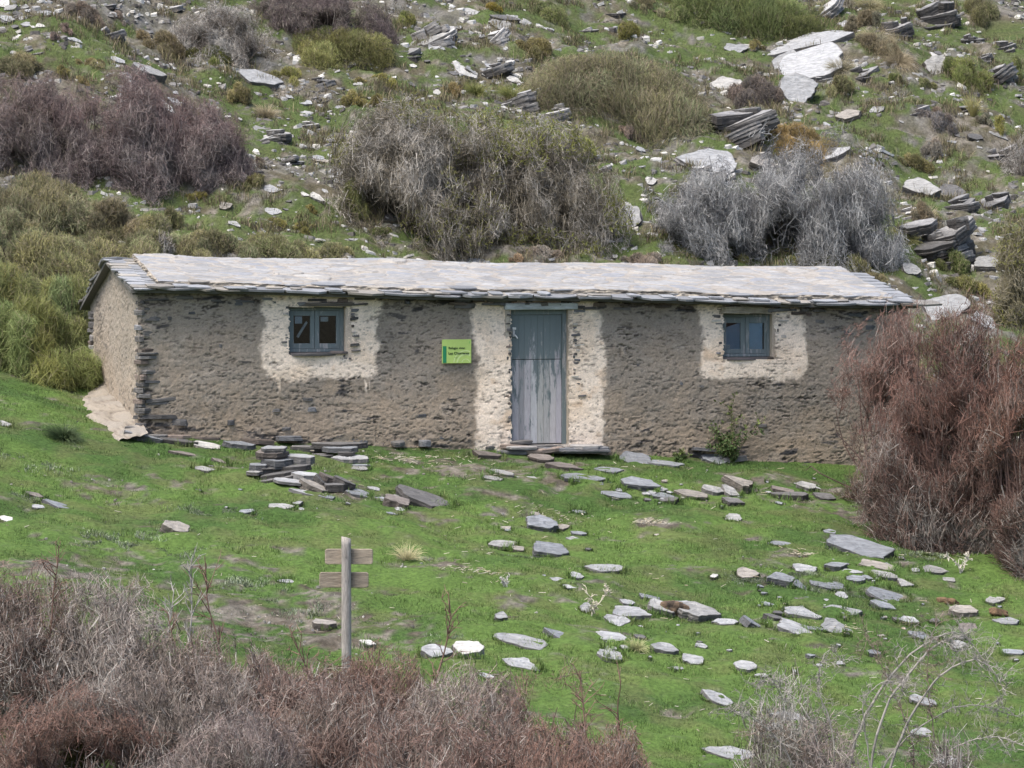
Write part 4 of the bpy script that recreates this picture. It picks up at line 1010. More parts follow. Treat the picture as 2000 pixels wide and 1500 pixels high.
def rel(px, py, LM=None):
    LM = LM or globals()['LM']; D = [(math.hypot(px-x, (py-y)*1.6), x, y, s) for x, y, s in LM]; d, x, y, s = min(D); dx, dy = px-x, (py-y)*1.6
    h = 'left' if dx < 0 else 'right'; v = 'above' if dy < 0 else 'below'
    w_ = (h+' of') if abs(dx) > 2.2*abs(dy) else (v if abs(dy) > 2.2*abs(dx) else ('above and %s of' % h if dy < 0 else 'below and %s of' % h))
    return ('just ' if d < 45 else ('' if d < 90 else 'well '))+w_+' '+s
CHIPS = []
ZN = [(0, 60, 5, 110, 26, 'small pale slate chip on the open turf at the top left'), (100, 360, 95, 235, 22, 'small slate chip on the slope above the purple thicket'),
      (440, 680, 175, 330, 34, 'small slate chip between purple thicket and middle thicket'), (470, 690, 330, 480, 40, 'small slate chip on the stony patch left of the middle thicket'),
      (780, 1010, 20, 260, 50, 'small slate chip strewn down the upper middle slope'), (640, 800, 110, 230, 22, 'small slate chip below the olive round shrub at top'),
      (1200, 1330, 270, 500, 22, 'small slate chip between the middle thicket and the pale bare shrub'), (1620, 1990, 90, 330, 36, 'small slate chip on the right hand slope')]
for x0, x1, y0, y1, n, lab in ZN:
    for i in range(n):
        px, py = r.uniform(x0, x1), r.uniform(y0, y1); wp = min(30, 5+r.exponential(7)); k = r.choice(['white', 'pale', 'mid', 'dark'], p=[.22, .42, .2, .16])
        h_ = wp*r.uniform(.25, .5); o = stone(px, py, wp, h_, max(1.5, wp*.15), k, lab, group=lab, name='slate_chip', sink=.01, roll=r.uniform(-12, 12))
        CHIPS.append((('%s %s slate chip %s' % ('tiny' if wp < 9 else ('small' if wp < 16 else 'larger'), {'mid': 'grey'}.get(k, k), rel(px, py))), px, o))
LW = [(1060, 1026, 'the thick pointed block'), (1682, 1070, 'the largest flat slab'), (1600, 1140, 'the paving cluster'), (1590, 1195, 'the long pale right slab'), (1318, 1187, 'the blackened wood'), (1232, 1196, 'the large pale row slab'), (1447, 944, 'the quartz veined block'),
 (1247, 944, 'the rounded grey block'), (1540, 965, 'the long dark slab'), (828, 972, 'the leaning dark slab'), (600, 940, 'the near slate pile'), (1302, 1269, 'the brown edged slab'), (1020, 1252, 'the bean shaped slab'), (1181, 1111, 'the isolated flush slab'), (1453, 1302, 'the pale wedge'), (1350, 962, 'the buff flaky slab'), (420, 910, 'the small brown slab')]
for x0, x1, y0, y1, n in ((1480, 1860, 1085, 1265, 30), (1180, 1620, 935, 990, 26), (1150, 1690, 1170, 1300, 22), (380, 800, 945, 1000, 14), (960, 1300, 1000, 1130, 10), (1650, 1990, 1150, 1300, 12)):
    for i in range(n):
        px, py = r.uniform(x0, x1), r.uniform(y0, y1); wp = 7+min(26, r.exponential(7)); k = r.choice(['pale', 'blue', 'rust', 'dark'], p=[.45, .3, .12, .13])
        o = stone(px, py, wp, wp*r.uniform(.22, .4), max(2, wp*.15), k, 'x', group='small slates in the lawn', name='slate_chip', sink=.01, roll=r.uniform(-9, 9))
        CHIPS.append((('%s %s slate flake %s' % ('tiny' if wp < 11 else ('small' if wp < 17 else 'larger'), {'rust': 'buff'}.get(k, k), rel(px, py, LW))), px, o))
_g = {}
for lab, px, o in CHIPS: _g.setdefault(lab, []).append((px, o))
for lab, L in _g.items():
    L.sort(key=lambda q: q[0]); n = len(L)
    for i, (px, o) in enumerate(L):
        s = '' if n == 1 else (('leftmost ' if i == 0 else ('rightmost ' if i == n-1 else ('middle ' if n == 3 else ('second from left ' if i == 1 else 'inner ')))))
        o['label'] = s+lab
# scree, litter: nobody could count it
def flakes(name, label, n, fn, smin, smax, cols, seed):
    r = np.random.default_rng(seed); X, Y = fn(r, n); n = len(X); Z = hgt(X, Y); s = smin+(smax-smin)*r.uniform(size=n)**3
    m = 5; ang = np.linspace(0, 2*math.pi, m, endpoint=False)[None]+r.uniform(-.4, .4, (n, m))+r.uniform(0, 6, (n, 1)); rad = s[:, None]*r.uniform(.6, 1.1, (n, m)); fl = r.uniform(.45, .8, (n, 1))
    th = s[:, None]*r.uniform(.12, .45, (n, 1)); tx, ty = r.normal(size=(n, 1))*.2, r.normal(size=(n, 1))*.25
    x, y = np.cos(ang)*rad, np.sin(ang)*rad*fl; zt = x*tx+y*ty+th+.15*y
    top = np.stack([X[:, None]+x*.85, Y[:, None]+y*.85, Z[:, None]+zt], -1); bot = np.stack([X[:, None]+x, Y[:, None]+y, Z[:, None]+zt-th*1.6-.01], -1)
    V = np.concatenate([bot, top], 1).reshape(-1, 3); b = (np.arange(n)*2*m)[:, None]
    Q = (b[:, :, None]+np.array([[i, (i+1) % m, m+(i+1) % m, m+i] for i in range(m)])[None]).reshape(-1, 4); P5 = b+np.arange(m, 2*m)[None]
    c = np.array(cols)[r.integers(0, len(cols), n)]*r.uniform(.75, 1.2, (n, 1)); C = np.repeat(c, 2*m, 0)
    o = mesh_np(name, V, [Q, P5], M_SLATE, C); tag(o, label, None, None, 'stuff'); return o
def in_view(r, n, x0, x1, y0, y1, rej=None):
    X = r.uniform(x0, x1, n); Y = r.uniform(y0, y1, n); u, v = w2loc(X, Y)
    k = ~((u > -.1) & (u < HL+.1) & (v > -.05) & (v < HD+.1)) & (np.abs(X) < (Y+50)*.155+1.0)
    return X[k], Y[k]
def hillf(r, n):
    X, Y = in_view(r, n, -14, 14, 6, 34); g = green(X, Y); c = fbm(X*.8, Y*1.2, 300); k = r.uniform(size=len(X)) < np.clip((1-g)*.85+.12, 0, 1)*sst(-.6, .5, c); return X[k], Y[k]
def lawnf(r, n):
    X, Y = in_view(r, n, -10, 11, -16, 6); g = green(X, Y); k = r.uniform(size=len(X)) < np.clip((1-g)*1.3-.1, 0.02, 1); return X[k], Y[k]
flakes('scree', 'grey slate scree and pebbles scattered over the hillside', 80000, hillf, .015, .14, [(.29, .29, .28), (.21, .21, .21), (.13, .125, .12), (.35, .34, .31), (.08, .075, .07), (.06, .055, .05)], 301)
flakes('gravel', 'fine grey gravel in the worn patches of the lawn', 17000, lawnf, .006, .032, [(.25, .245, .24), (.18, .17, .16), (.33, .32, .29), (.11, .10, .09)], 302)
def litter():
    r = np.random.default_rng(310); n = 1500; X, Y = in_view(r, n, -10, 10, -15, 4); k = (r.uniform(size=len(X)) < .22+.78*sst(-.1, .5, fbm(X*.5, Y*.7, 311))) & ((X > -5) | (r.uniform(size=len(X)) < .3)); X, Y = X[k], Y[k]
    C = [(at(855, 900), 60, .9), (at(780, 900), 40, .6), (at(1272, 1022), 60, .25), (at(1070, 1010), 60, .6), (at(1650, 1230), 50, .3), (at(930, 1115), 50, .4), (at(1560, 1085), 40, .25)]
    for (x, y, z), m, s in C: X = np.append(X, x+r.normal(size=m)*s*.5); Y = np.append(Y, y+r.normal(size=m)*s*.3)
    a = r.uniform(0, math.pi, len(X)); L = r.uniform(.02, .11, len(X)); Z = hgt(X, Y)+.022
    d = np.stack([np.cos(a)*L, np.sin(a)*L, r.normal(size=len(X))*.015], -1); P = np.stack([X, Y, Z+r.uniform(0, .015, len(X))], -1)
    c = mix(np.array([.26, .22, .15]), np.array([.40, .38, .32]), r.uniform(size=(len(X), 1))); R = r.uniform(.0025, .006, len(X))
    V, Q, Cc = tubes(P-d/2, P+d/2, R, R*.7, c, c, 4); o = mesh_np('dry_litter', V, [Q], M_TWIG, Cc); tag(o, 'scattered bits of dry straw and bark on the lawn', kind='stuff')
litter()

# ------------------------------------------------------------------ turf: real blades
def blades(name, label, n, fn, hmin, hmax, wd, seed, hill=False, cset=None):
    r = np.random.default_rng(seed); X, Y = fn(r, n); n = len(X); Z = hgt(X, Y)
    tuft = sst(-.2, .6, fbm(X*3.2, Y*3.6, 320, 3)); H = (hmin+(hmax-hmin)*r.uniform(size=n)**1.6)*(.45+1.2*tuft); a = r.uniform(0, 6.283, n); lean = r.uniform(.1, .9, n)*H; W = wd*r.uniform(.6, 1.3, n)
    la = a+math.pi/2+r.normal(size=n)*.6
    p0 = np.stack([X-np.cos(a)*W, Y-np.sin(a)*W, Z-.004], -1); p1 = np.stack([X+np.cos(a)*W, Y+np.sin(a)*W, Z-.004], -1)
    m0 = np.stack([X-np.cos(a)*W*.7+np.cos(la)*lean*.35, Y-np.sin(a)*W*.7+np.sin(la)*lean*.35, Z+H*.6], -1); m1 = m0+np.stack([np.cos(a)*W*1.4, np.sin(a)*W*1.4, 0*W], -1)
    tip = np.stack([X+np.cos(la)*lean, Y+np.sin(la)*lean, Z+H], -1)
    V = np.stack([p0, p1, m1, m0, tip], 1).reshape(-1, 3); b = (np.arange(n)*5)[:, None]
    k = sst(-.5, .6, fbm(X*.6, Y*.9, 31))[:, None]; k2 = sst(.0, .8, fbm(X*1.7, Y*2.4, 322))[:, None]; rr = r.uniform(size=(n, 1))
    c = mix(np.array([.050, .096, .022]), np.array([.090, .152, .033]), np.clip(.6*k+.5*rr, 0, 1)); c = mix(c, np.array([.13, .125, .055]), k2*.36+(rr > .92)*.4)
    if hill: c = mix(c, np.array([.125, .120, .058]), .25+.5*r.uniform(size=(n, 1)))
    if cset is not None: c = np.array(cset)[r.integers(0, len(cset), n)]*r.uniform(.7, 1.3, (n, 1))
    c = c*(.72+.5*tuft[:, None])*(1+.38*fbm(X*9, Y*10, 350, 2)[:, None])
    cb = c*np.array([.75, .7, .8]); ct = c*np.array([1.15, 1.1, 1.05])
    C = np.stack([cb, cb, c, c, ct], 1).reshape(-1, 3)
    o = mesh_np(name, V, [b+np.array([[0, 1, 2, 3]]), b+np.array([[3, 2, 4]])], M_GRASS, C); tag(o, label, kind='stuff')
def tl(r, n):
    X, Y = in_view(r, n, -11, 12, -17, 8); X, Y = X[(w2loc(X, Y)[1] < 5)], Y[(w2loc(X, Y)[1] < 5)]; g = green(X, Y)+.36*fbm(X*8, Y*9, 30, 2); k = r.uniform(size=len(X)) < sst(.3, .85, g); return X[k], Y[k]
def th_(r, n):
    X, Y = in_view(r, n, -14, 14, 4, 34); g = green(X, Y)+.22*fbm(X*8, Y*9, 30, 2); k = (r.uniform(size=len(X)) < sst(.2, .7, g)) & (w2loc(X, Y)[1] > 5); return X[k], Y[k]
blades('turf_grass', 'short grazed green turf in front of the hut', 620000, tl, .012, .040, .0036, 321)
HERB = [at(px, py)+(w_,) for px, py, w_ in ((270, 1050, .7), (310, 1085, .6), (215, 1060, .5), (130, 1150, .5), (560, 1190, .7), (60, 905, .5), (420, 1000, .4), (30, 975, .5), (480, 1140, .5), (880, 1255, .3), (1560, 1120, .4), (1640, 1160, .5), (1720, 1000, .6), (1470, 1130, .3), (1000, 1080, .4), (1830, 1090, .5))]
def herb(r, n):
    i = r.integers(0, len(HERB), n); A = np.array(HERB)[i]; X = A[:, 0]+r.normal(size=n)*A[:, 3]*.55; Y = A[:, 1]+r.normal(size=n)*A[:, 3]*.35; k = fbm(X*5, Y*6, 351, 2) > .05; return X[k], Y[k]
blades('silvery_herbs', 'mats of small silvery green herbs in the lawn', 42000, herb, .01, .035, .0045, 352, False, [(.16, .19, .13), (.21, .24, .18), (.12, .15, .09), (.10, .13, .06)])
def rim(r, n):
    A = np.array(RIM); i = r.choice(len(A), n, p=(A[:, 2]+A[:, 3])/(A[:, 2]+A[:, 3]).sum()); t = r.uniform(0, 6.283, n); k = r.uniform(.93, 1.12, n)
    X = A[i, 0]+np.cos(t)*(A[i, 2]*k+.01); Y = A[i, 1]+np.sin(t)*(A[i, 3]*k+.01); q = (fbm(X*5, Y*5, 340, 2) > -.25); return X[q], Y[q]
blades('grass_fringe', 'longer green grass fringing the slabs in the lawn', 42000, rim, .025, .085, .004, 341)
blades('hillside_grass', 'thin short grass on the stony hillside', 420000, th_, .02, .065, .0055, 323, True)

def tufts(r, n):
    X, Y = in_view(r, n, -14, 14, 5, 34); c = fbm(X*1.1, Y*1.5, 330, 3)+.5*fbm(X*4.5, Y*5.5, 331, 2); k = (r.uniform(size=len(X)) < sst(.12, .5, c)) & (w2loc(X, Y)[1] > 5.3); return X[k], Y[k]
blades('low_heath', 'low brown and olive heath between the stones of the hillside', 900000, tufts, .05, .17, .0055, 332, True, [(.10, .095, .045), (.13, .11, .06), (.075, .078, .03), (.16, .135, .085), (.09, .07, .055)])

# ------------------------------------------------------------------ shrubs
def unit(a): return a/(np.linalg.norm(a, axis=-1, keepdims=True)+1e-9)
def grow(r, base, D, Ln, Rd, levels, wig=.25, grav=0.):
    """branching stems; levels: (segments, children per branch, child length, child angle, child radius)"""
    out = []; P = base; n = len(P); L = np.broadcast_to(Ln, (n,)).astype(float); R = np.broadcast_to(Rd, (n,)).astype(float)
    for lv, (ns, nc, lr, an, rr) in enumerate(levels):
        nodes = [P]; dirs = [D]; p = P; d = D
        for s in range(ns):
            d = unit(d+r.normal(size=d.shape)*wig*(1+.45*lv)+np.array([0, 0, grav])); q = p+d*(L/ns)[:, None]
            r0 = R*(1-.65*s/ns); r1 = R*(1-.65*(s+1)/ns); out.append((p, q, r0, r1, np.full(len(p), lv))); p = q; nodes.append(p); dirs.append(d)
        if nc == 0: break
        Nn = np.stack(nodes, 1); Dn = np.stack(dirs, 1); n = len(P); k = r.uniform(.06, 1.0, (n, nc))*ns
        k0 = np.minimum(k.astype(int), ns-1); f = (k-k0)[..., None]; i = np.arange(n)[:, None]
        bp = (Nn[i, k0]*(1-f)+Nn[i, k0+1]*f).reshape(-1, 3); bd = Dn[i, k0+1].reshape(-1, 3)
        rnd = unit(np.cross(bd, r.normal(size=bd.shape))); ang = r.normal(an, an*.3, len(bd))[:, None]
        D = unit(bd*np.cos(ang)+rnd*np.sin(ang)); P = bp; L = np.repeat(L, nc)*lr*r.uniform(.6, 1.3, len(bp)); R = np.repeat(R, nc)*rr
    A = [np.concatenate([o[j] for o in out]) for j in range(5)]
    return A
def place(px, py, wp, hp, depth=.8):
    """world centre and half sizes of a shrub whose foot is seen at py and top at py-hp"""
    X, Y, Z = at(px, py); s = scl(Y); rx = wp/2/s; ry = rx*depth; ry = min(ry, 2.2); Yc = Y+ry*.75; Xc = X*(50+Yc)/(50+Y); Zc = float(hgt(Xc, Yc))
    H = max(.16, zat(py-hp, Yc)-Zc); return Xc, Yc, Zc, rx*(50+Yc)/(50+Y), ry, H
def onground(V, Xc, Yc, Zc, H):
    dz = hgt(V[:, 0]+Xc, V[:, 1]+Yc)-Zc; f = 1-.6*np.clip(V[:, 2]/max(H, .1), 0, 1); V[:, 2] += dz*f; return V
def bare(px, py, wp, hp, cols, label, name='bare_shrub', cat='shrub', group=None, dens=1., seed=None, up=.5, wig=.28, rad=.62, tipcol=None, lv=None, depth=.8, leaf=None, nleaf=0, zmin=0, leafc=None, pos=None, grav=.0, sprd=2.2, gap=.0, fill=1.0):
    r = np.random.default_rng(seed if seed is not None else int(px*3+py*7)); Xc, Yc, Zc, rx, ry, H = pos or place(px, py, wp, hp, depth)
    ns = int(max(8, 26*rx*ry*dens)); t = r.uniform(0, 6.283, ns); q = np.sqrt(r.uniform(size=ns))*.62
    base = np.stack([np.cos(t)*q*rx, np.sin(t)*q*ry, 0*t], -1); D = unit(np.stack([np.cos(t)*q*sprd*(rx/max(H, .3))**.5, np.sin(t)*q*sprd, (up+.35)*r.uniform(.15, 1.3, ns)], -1)+r.normal(size=(ns, 3))*.25)
    lv = lv or [(5, 7, .55, .85, .55), (4, 7, .5, .95, .6), (3, 5, .5, 1.0, .7), (2, 0, 0, 0, 0)]
    P, Q, R0, R1, Lv = grow(r, base, D, H*.85*r.uniform(.7, 1.15, ns), .016*rad*(H**.5), lv, wig, grav)
    A = np.concatenate([P, Q]); ex = np.percentile(np.abs(A[:, 0]), 97); ey = np.percentile(np.abs(A[:, 1]), 97); ez = np.percentile(A[:, 2], 98.5)
    sc = np.array([rx/ex, ry/ey, H/ez]); P = P*sc; Q = Q*sc; P[:, 2] = np.abs(P[:, 2]); Q[:, 2] = np.abs(Q[:, 2])
    # rounded dome: pull in whatever sticks far out
    for B in (P, Q):
        e = np.sqrt((B[:, 0]/rx)**2+(B[:, 1]/ry)**2+(B[:, 2]/H)**2); k = np.where(e > 1.05, (1.05+(e-1.05)*.35)/e, 1)[:, None]; B *= k
    if fill:                                               # the fine outer twigs between the branches
        m = int(fill*min(56000, 4600*(rx*ry*2+(rx+ry)*H))); a = r.uniform(0, 6.283, m); cz = r.uniform(-.05, 1, m); sz = np.sqrt(1-cz**2); dn = np.stack([np.cos(a)*sz, np.sin(a)*sz, cz], -1)
        lum = 1+.30*fbm(dn[:, 0]*2.3+px, dn[:, 2]*2.3+dn[:, 1]*2, 505, 2)+.10*fbm(dn[:, 0]*7, dn[:, 2]*7+dn[:, 1]*5, 506, 2); rad_ = (1-np.abs(r.normal(size=m))*.24)
        E = dn*[rx, ry, H]*(.93*lum*np.clip(rad_, .2, 1))[:, None]; E[:, 2] = np.abs(E[:, 2]); d = unit(dn*.5+np.array([0, 0, up*.7 if up > .65 else .1])+r.normal(size=(m, 3))*(.52 if up > .65 else .75))
        Lf = (.055+.125*r.uniform(size=(m, 1)))*min(1.3, .5+H*.4); S_ = E-d*Lf; S_[:, 2] = np.maximum(S_[:, 2], .0); d2 = unit(d+r.normal(size=(m, 3))*.5); M_ = E; E2 = E+d2*Lf*.6
        P = np.concatenate([P, S_, M_]); Q = np.concatenate([Q, M_, E2]); lm = Lv.max(); R0 = np.concatenate([R0, np.full(m, .0031), np.full(m, .0026)]); R1 = np.concatenate([R1, np.full(m, .0026), np.full(m, .0014)])
        Lv = np.concatenate([Lv, np.tile(np.where(r.uniform(size=m) < .45, lm, 1), 2)])
    # clumps and hollows: twigs are missing where the growth is thin
    cl = fbm(P[:, 0]*1.5+px*.1, P[:, 2]*1.7+P[:, 1]*.9, 501, 3)+.35*fbm(P[:, 0]*5, P[:, 2]*5+P[:, 1]*4, 502, 2); keep = (Lv < 1) | (cl > -.22+gap+.25*r.normal(size=len(P))*.5)
    P, Q, R0, R1, Lv, cl = P[keep], Q[keep], R0[keep], R1[keep], Lv[keep], cl[keep]
    P = onground(P, Xc, Yc, Zc, H); Q = onground(Q, Xc, Yc, Zc, H)
    cols = np.array(cols); ci = np.clip(((cl+.6)/1.4+.35*r.normal(size=len(P)))*len(cols), 0, len(cols)-1).astype(int); c = cols[ci]*r.uniform(.55, 1.35, (len(P), 1))
    if tipcol is not None:
        w = np.clip((Lv/Lv.max())[:, None]**1.5*r.uniform(.5, 1.2, (len(P), 1)), 0, 1)*sst(.1, .75, P[:, 2:3]/H+.25*fbm(P[:, 0:1]*2, P[:, 1:2]*2, 5)); c = mix(c, np.array(tipcol)*r.uniform(.7, 1.3, (len(P), 1)), w)
    mb = MB(); R0 = np.maximum(R0, .0022); R1 = np.maximum(R1, .0013)
    thick = Lv < 1
    mb.tubes(P[thick], Q[thick], R0[thick], R1[thick], c[thick], c[thick], 5); mb.tubes(P[~thick], Q[~thick], R0[~thick], R1[~thick], c[~thick], c[~thick], 3)
    if nleaf:                                              # sparse leaves or shoots on the outer twigs
        f = np.where(Lv >= Lv.max()-1)[0]; m = int(nleaf); i = f[r.integers(0, len(f), m)]; msk = fbm(P[i, 0]*1.1+px, P[i, 2]*1.4, 9, 2) > (.0 if leaf is None else leaf); i = i[msk]
        p = Q[i]; d = unit(Q[i]-P[i]+r.normal(size=(len(i), 3))*.6+[0, 0, .6]); L = r.uniform(.03, .09, len(i))[:, None]; lc = np.array(leafc if leafc is not None else (.11, .12, .03))*r.uniform(.6, 1.4, (len(i), 1))
        mb.tubes(p, p+d*L, .007, .003, lc, lc, 3)
    o = mb.build(name, M_TWIG); o.location = (Xc, Yc, Zc); return tag(o, label, cat, group)
def broom(px, py, wp, hp, c0, c1, label, name='broom_shrub', cat='shrub', group=None, dens=1., seed=None, sh=.15, depth=.8, lumps=None, up=.32, wid=.78, dry=0., pos=None):
    """a dome of very many fine green shoots on woody stems; c0 lower / c1 tip colours"""
    r = np.random.default_rng(seed if seed is not None else int(px*11+py*3)); Xc, Yc, Zc, rx, ry, H = pos or place(px, py, wp, hp, depth)
    K = lumps or int(max(3, min(60, 7*rx*ry+4))); K = int(K*1.5); t = r.uniform(0, 6.283, K); q = np.sqrt(r.uniform(size=K))*.88
    lx, ly = np.cos(t)*q*rx, np.sin(t)*q*ry; lr = r.uniform(.28, .5, K)*min(rx, ry, 1.3, H*1.3+.1); lh = H*np.clip(1-(q*1.0)**2, .06, 1)**.6*r.uniform(.8, 1.03, K)
    lx[0] = ly[0] = 0; lh[0] = H*.93; lr[0] = .5*min(rx, ry, 1.6)
    lt = r.uniform(.62, 1.35, K); hue = r.uniform(-.5, .5, K)
    area = 2*math.pi*rx*ry*.6+math.pi*(rx+ry)*H; n = int(min(90000, max(1200, 2100*area*dens/wid)))
    w_ = lr*(lr+.6*lh); i = r.choice(K, n, p=w_/w_.sum())
    a = r.uniform(0, 6.283, n); cz = r.uniform(-.15, 1, n); sz = np.sqrt(1-cz**2); dirn = np.stack([np.cos(a)*sz, np.sin(a)*sz, cz], -1)
    f = 1-np.abs(r.normal(size=n))*.22; f = np.clip(f, .1, 1)
    C0 = np.stack([lx[i], ly[i], np.maximum(lh[i]-lr[i], .0)*r.uniform(.0, 1, n)**.6], -1); E = C0+dirn*(lr[i]*f)[:, None]
    E[:, 2] = np.abs(E[:, 2]); E[:, 2] = np.minimum(E[:, 2], lh[i]*1.05)
    d = unit(dirn*.75+np.array([0, 0, up])+r.normal(size=(n, 3))*.55); L = sh*min(1.2, H)**.7*r.uniform(.5, 1.25, n)[:, None]
    S = E-d*L; S[:, 2] = np.maximum(S[:, 2], 0); mid = (S+E)/2+r.normal(size=(n, 3))*L*.06; E2 = E+d*L*.25*r.uniform(0, 1, (n, 1))**2
    for B in (S, mid, E2): onground(B, Xc, Yc, Zc, H)
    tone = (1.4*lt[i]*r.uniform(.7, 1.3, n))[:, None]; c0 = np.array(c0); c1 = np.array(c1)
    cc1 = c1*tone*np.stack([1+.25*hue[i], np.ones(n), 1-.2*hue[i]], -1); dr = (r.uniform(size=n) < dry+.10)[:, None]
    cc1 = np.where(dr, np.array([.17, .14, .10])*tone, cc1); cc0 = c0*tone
    mb = MB(); wd = .0042*wid*(1+.0*rx)
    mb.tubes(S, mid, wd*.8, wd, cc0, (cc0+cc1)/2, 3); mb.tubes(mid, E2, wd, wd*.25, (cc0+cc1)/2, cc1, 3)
    m = int(max(6, n/220)); j = r.integers(0, K, m); b0 = np.stack([lx[j]*.5, ly[j]*.5, 0*lx[j]], -1); b1 = np.stack([lx[j]+r.normal(size=m)*lr[j]*.5, ly[j]+r.normal(size=m)*lr[j]*.5, lh[j]*r.uniform(.5, .9, m)], -1)
    onground(b0, Xc, Yc, Zc, H); onground(b1, Xc, Yc, Zc, H); mb.tubes(b0, b1, .012, .004, (.07, .055, .045), (.09, .075, .05), 4)
    o = mb.build(name, M_LEAF); o.location = (Xc, Yc, Zc); return tag(o, label, cat, group)
def tussock(px, py, wp, hp, c, label, name='grass_tussock', n=500, group=None, droop=.35, wd=.004):
    r = np.random.default_rng(int(px*3+py*5)); Xc, Yc, Zc, rx, ry, H = place(px, py, wp, hp, .8); H = max(H, .12)
    t = r.uniform(0, 6.283, n); q = np.sqrt(r.uniform(size=n)); b = np.stack([np.cos(t)*q*rx*.35, np.sin(t)*q*rx*.3, 0*t], -1); D = unit(np.stack([np.cos(t)*q*rx, np.sin(t)*q*rx, np.full(n, H*.9)], -1)+r.normal(size=(n, 3))*.08)
    L = math.hypot(H, rx*.5)*r.uniform(.55, 1.1, n)[:, None]; P = [b]
    for s in range(3): D = unit(D+np.array([0, 0, -droop*(s*.5+.2)])*1+0*D); P.append(P[-1]+D*L/3)
    for B in P: B[:, 2] = np.maximum(B[:, 2], 0); onground(B, Xc, Yc, Zc, H)
    c = np.array(c)*r.uniform(.65, 1.35, (n, 1)); mb = MB()
    for s in range(3): mb.tubes(P[s], P[s+1], wd*(1-.3*s), wd*(.7-.3*s), c*(.8+.15*s), c*(.95+.15*s), 3)
    o = mb.build(name, M_GRASS); o.location = (Xc, Yc, Zc); return tag(o, label, 'grass tuft', group)

BRN = [(.075, .066, .05), (.115, .10, .075), (.16, .14, .105), (.22, .20, .165), (.31, .29, .26)]
PURP = [(.085, .065, .066), (.12, .095, .094), (.16, .13, .125), (.21, .185, .175)]
GREYT = [(.10, .085, .072), (.17, .15, .13), (.25, .23, .205), (.35, .335, .31)]
PALET = [(.09, .09, .092), (.155, .155, .157), (.22, .22, .22), (.32, .32, .315)]
RUST = [(.075, .05, .044), (.115, .073, .06), (.15, .10, .082), (.22, .20, .18)]
OL0, OL1 = (.055, .055, .025), (.165, .165, .065)
GB = 'bare thorn thickets on the hillside'
LVD = [(5, 8, .55, .85, .55), (4, 8, .5, 1.0, .6), (3, 6, .45, 1.05, .75), (2, 0, 0, 0, 0)]
bare(70, 355, 330, 190, GREYT[:2]+PURP, 'grey brown bare thicket at the left edge of the hillside, above the green broom', group=GB, dens=1.0, seed=1, lv=LVD, tipcol=(.15, .11, .10))
bare(245, 372, 300, 215, PURP, 'purple brown bare thicket, middle one of the three at the left', group=GB, dens=1.1, seed=2, lv=LVD, tipcol=(.155, .105, .10))
bare(385, 378, 210, 190, PURP, 'dark purplish thicket with drooping grey twigs, right one of the three at the left', group=GB, dens=1.2, seed=3, lv=LVD, tipcol=(.15, .10, .097), grav=-.05)
bare(815, 482, 330, 270, BRN, 'grey twiggy thicket behind the hut, left half of the middle clump', group=GB, dens=1.3, seed=4, lv=LVD, leaf=.15, nleaf=30000, leafc=(.13, .13, .04), wig=.38)
bare(1035, 478, 370, 235, BRN, 'grey twiggy thicket behind the hut tinged olive at its top right', group=GB, dens=1.3, seed=5, lv=LVD, leaf=-.1, nleaf=60000, leafc=(.14, .15, .035), wig=.38)
bare(1370, 512, 230, 200, PALET, 'pale ash grey bare shrub behind the hut beside the ridged boulder', group=GB, dens=.7, seed=6, lv=LVD, wig=.36, fill=.5)
bare(1590, 520, 320, 240, PALET, 'pale ash grey bare shrub with dense crown above the right half of the roof', group=GB, dens=1.1, seed=7, lv=LVD, wig=.36, fill=.7)
bare(440, 120, 200, 105, GREYT, 'grey brown bare thicket at the upper left with dark green foot', group=GB, dens=1.1, seed=8, lv=LVD)
bare(640, 90, 250, 105, GREYT[:2]+PURP[:2], 'grey bare thicket at the top edge above the olive dome shrub', group=GB, dens=1.2, seed=9, lv=LVD)
bare(545, 60, 120, 70, GREYT[:2]+PURP[:1], 'small brownish bare thicket at the top between two grey ones', group=GB, dens=1.2, seed=10)
# green masses
GM = 'green broom shrubs'
broom(80, 480, 300, 155, (.06,.06,.035), (.15,.145,.07), 'olive broom with brown tops below the left thicket', group=GM, seed=11, dry=.25)
broom(215, 478, 150, 105, (.06,.055,.035), (.14,.125,.065), 'brownish broom right of the olive one below the thicket', group=GM, seed=12, dry=.3)
broom(60, 560, 260, 130, OL0, (.17,.17,.075), 'pale olive broom left of the hut, middle tier of the bank', group=GM, seed=13, dry=.2)
broom(205, 545, 230, 110, OL0, (.175,.175,.08), 'pale olive broom just above the left end of the roof', group=GM, seed=14, dry=.25)
broom(70, 745, 235, 195, (.045,.055,.015), (.15,.168,.06), 'big fresh green broom against the left edge beside the gable', group=GM, seed=15, sh=.24, dens=1.2, up=.6)
broom(125, 700, 150, 180, (.04,.05,.018), (.14,.155,.06), 'dark footed green broom close to the gable wall', group=GM, seed=16, sh=.22, dens=1.2, up=.6)
broom(20, 640, 160, 140, (.05,.055,.02), (.16,.165,.06), 'green broom at the left edge behind the big fresh one', group=GM, seed=116, sh=.2, up=.5)
broom(150, 610, 220, 120, OL0, (.165,.17,.07), 'olive broom between the middle tier and the fresh green broom', group=GM, seed=117, dry=.15)
broom(20, 500, 160, 110, OL0, (.16,.16,.08), 'greyish broom at the left edge under the bare thicket', group=GM, seed=118, dry=.3)
broom(285, 470, 130, 60, OL0, (.15,.15,.07), 'low broom left of the dark round clump', group=GM, seed=119, dry=.2)
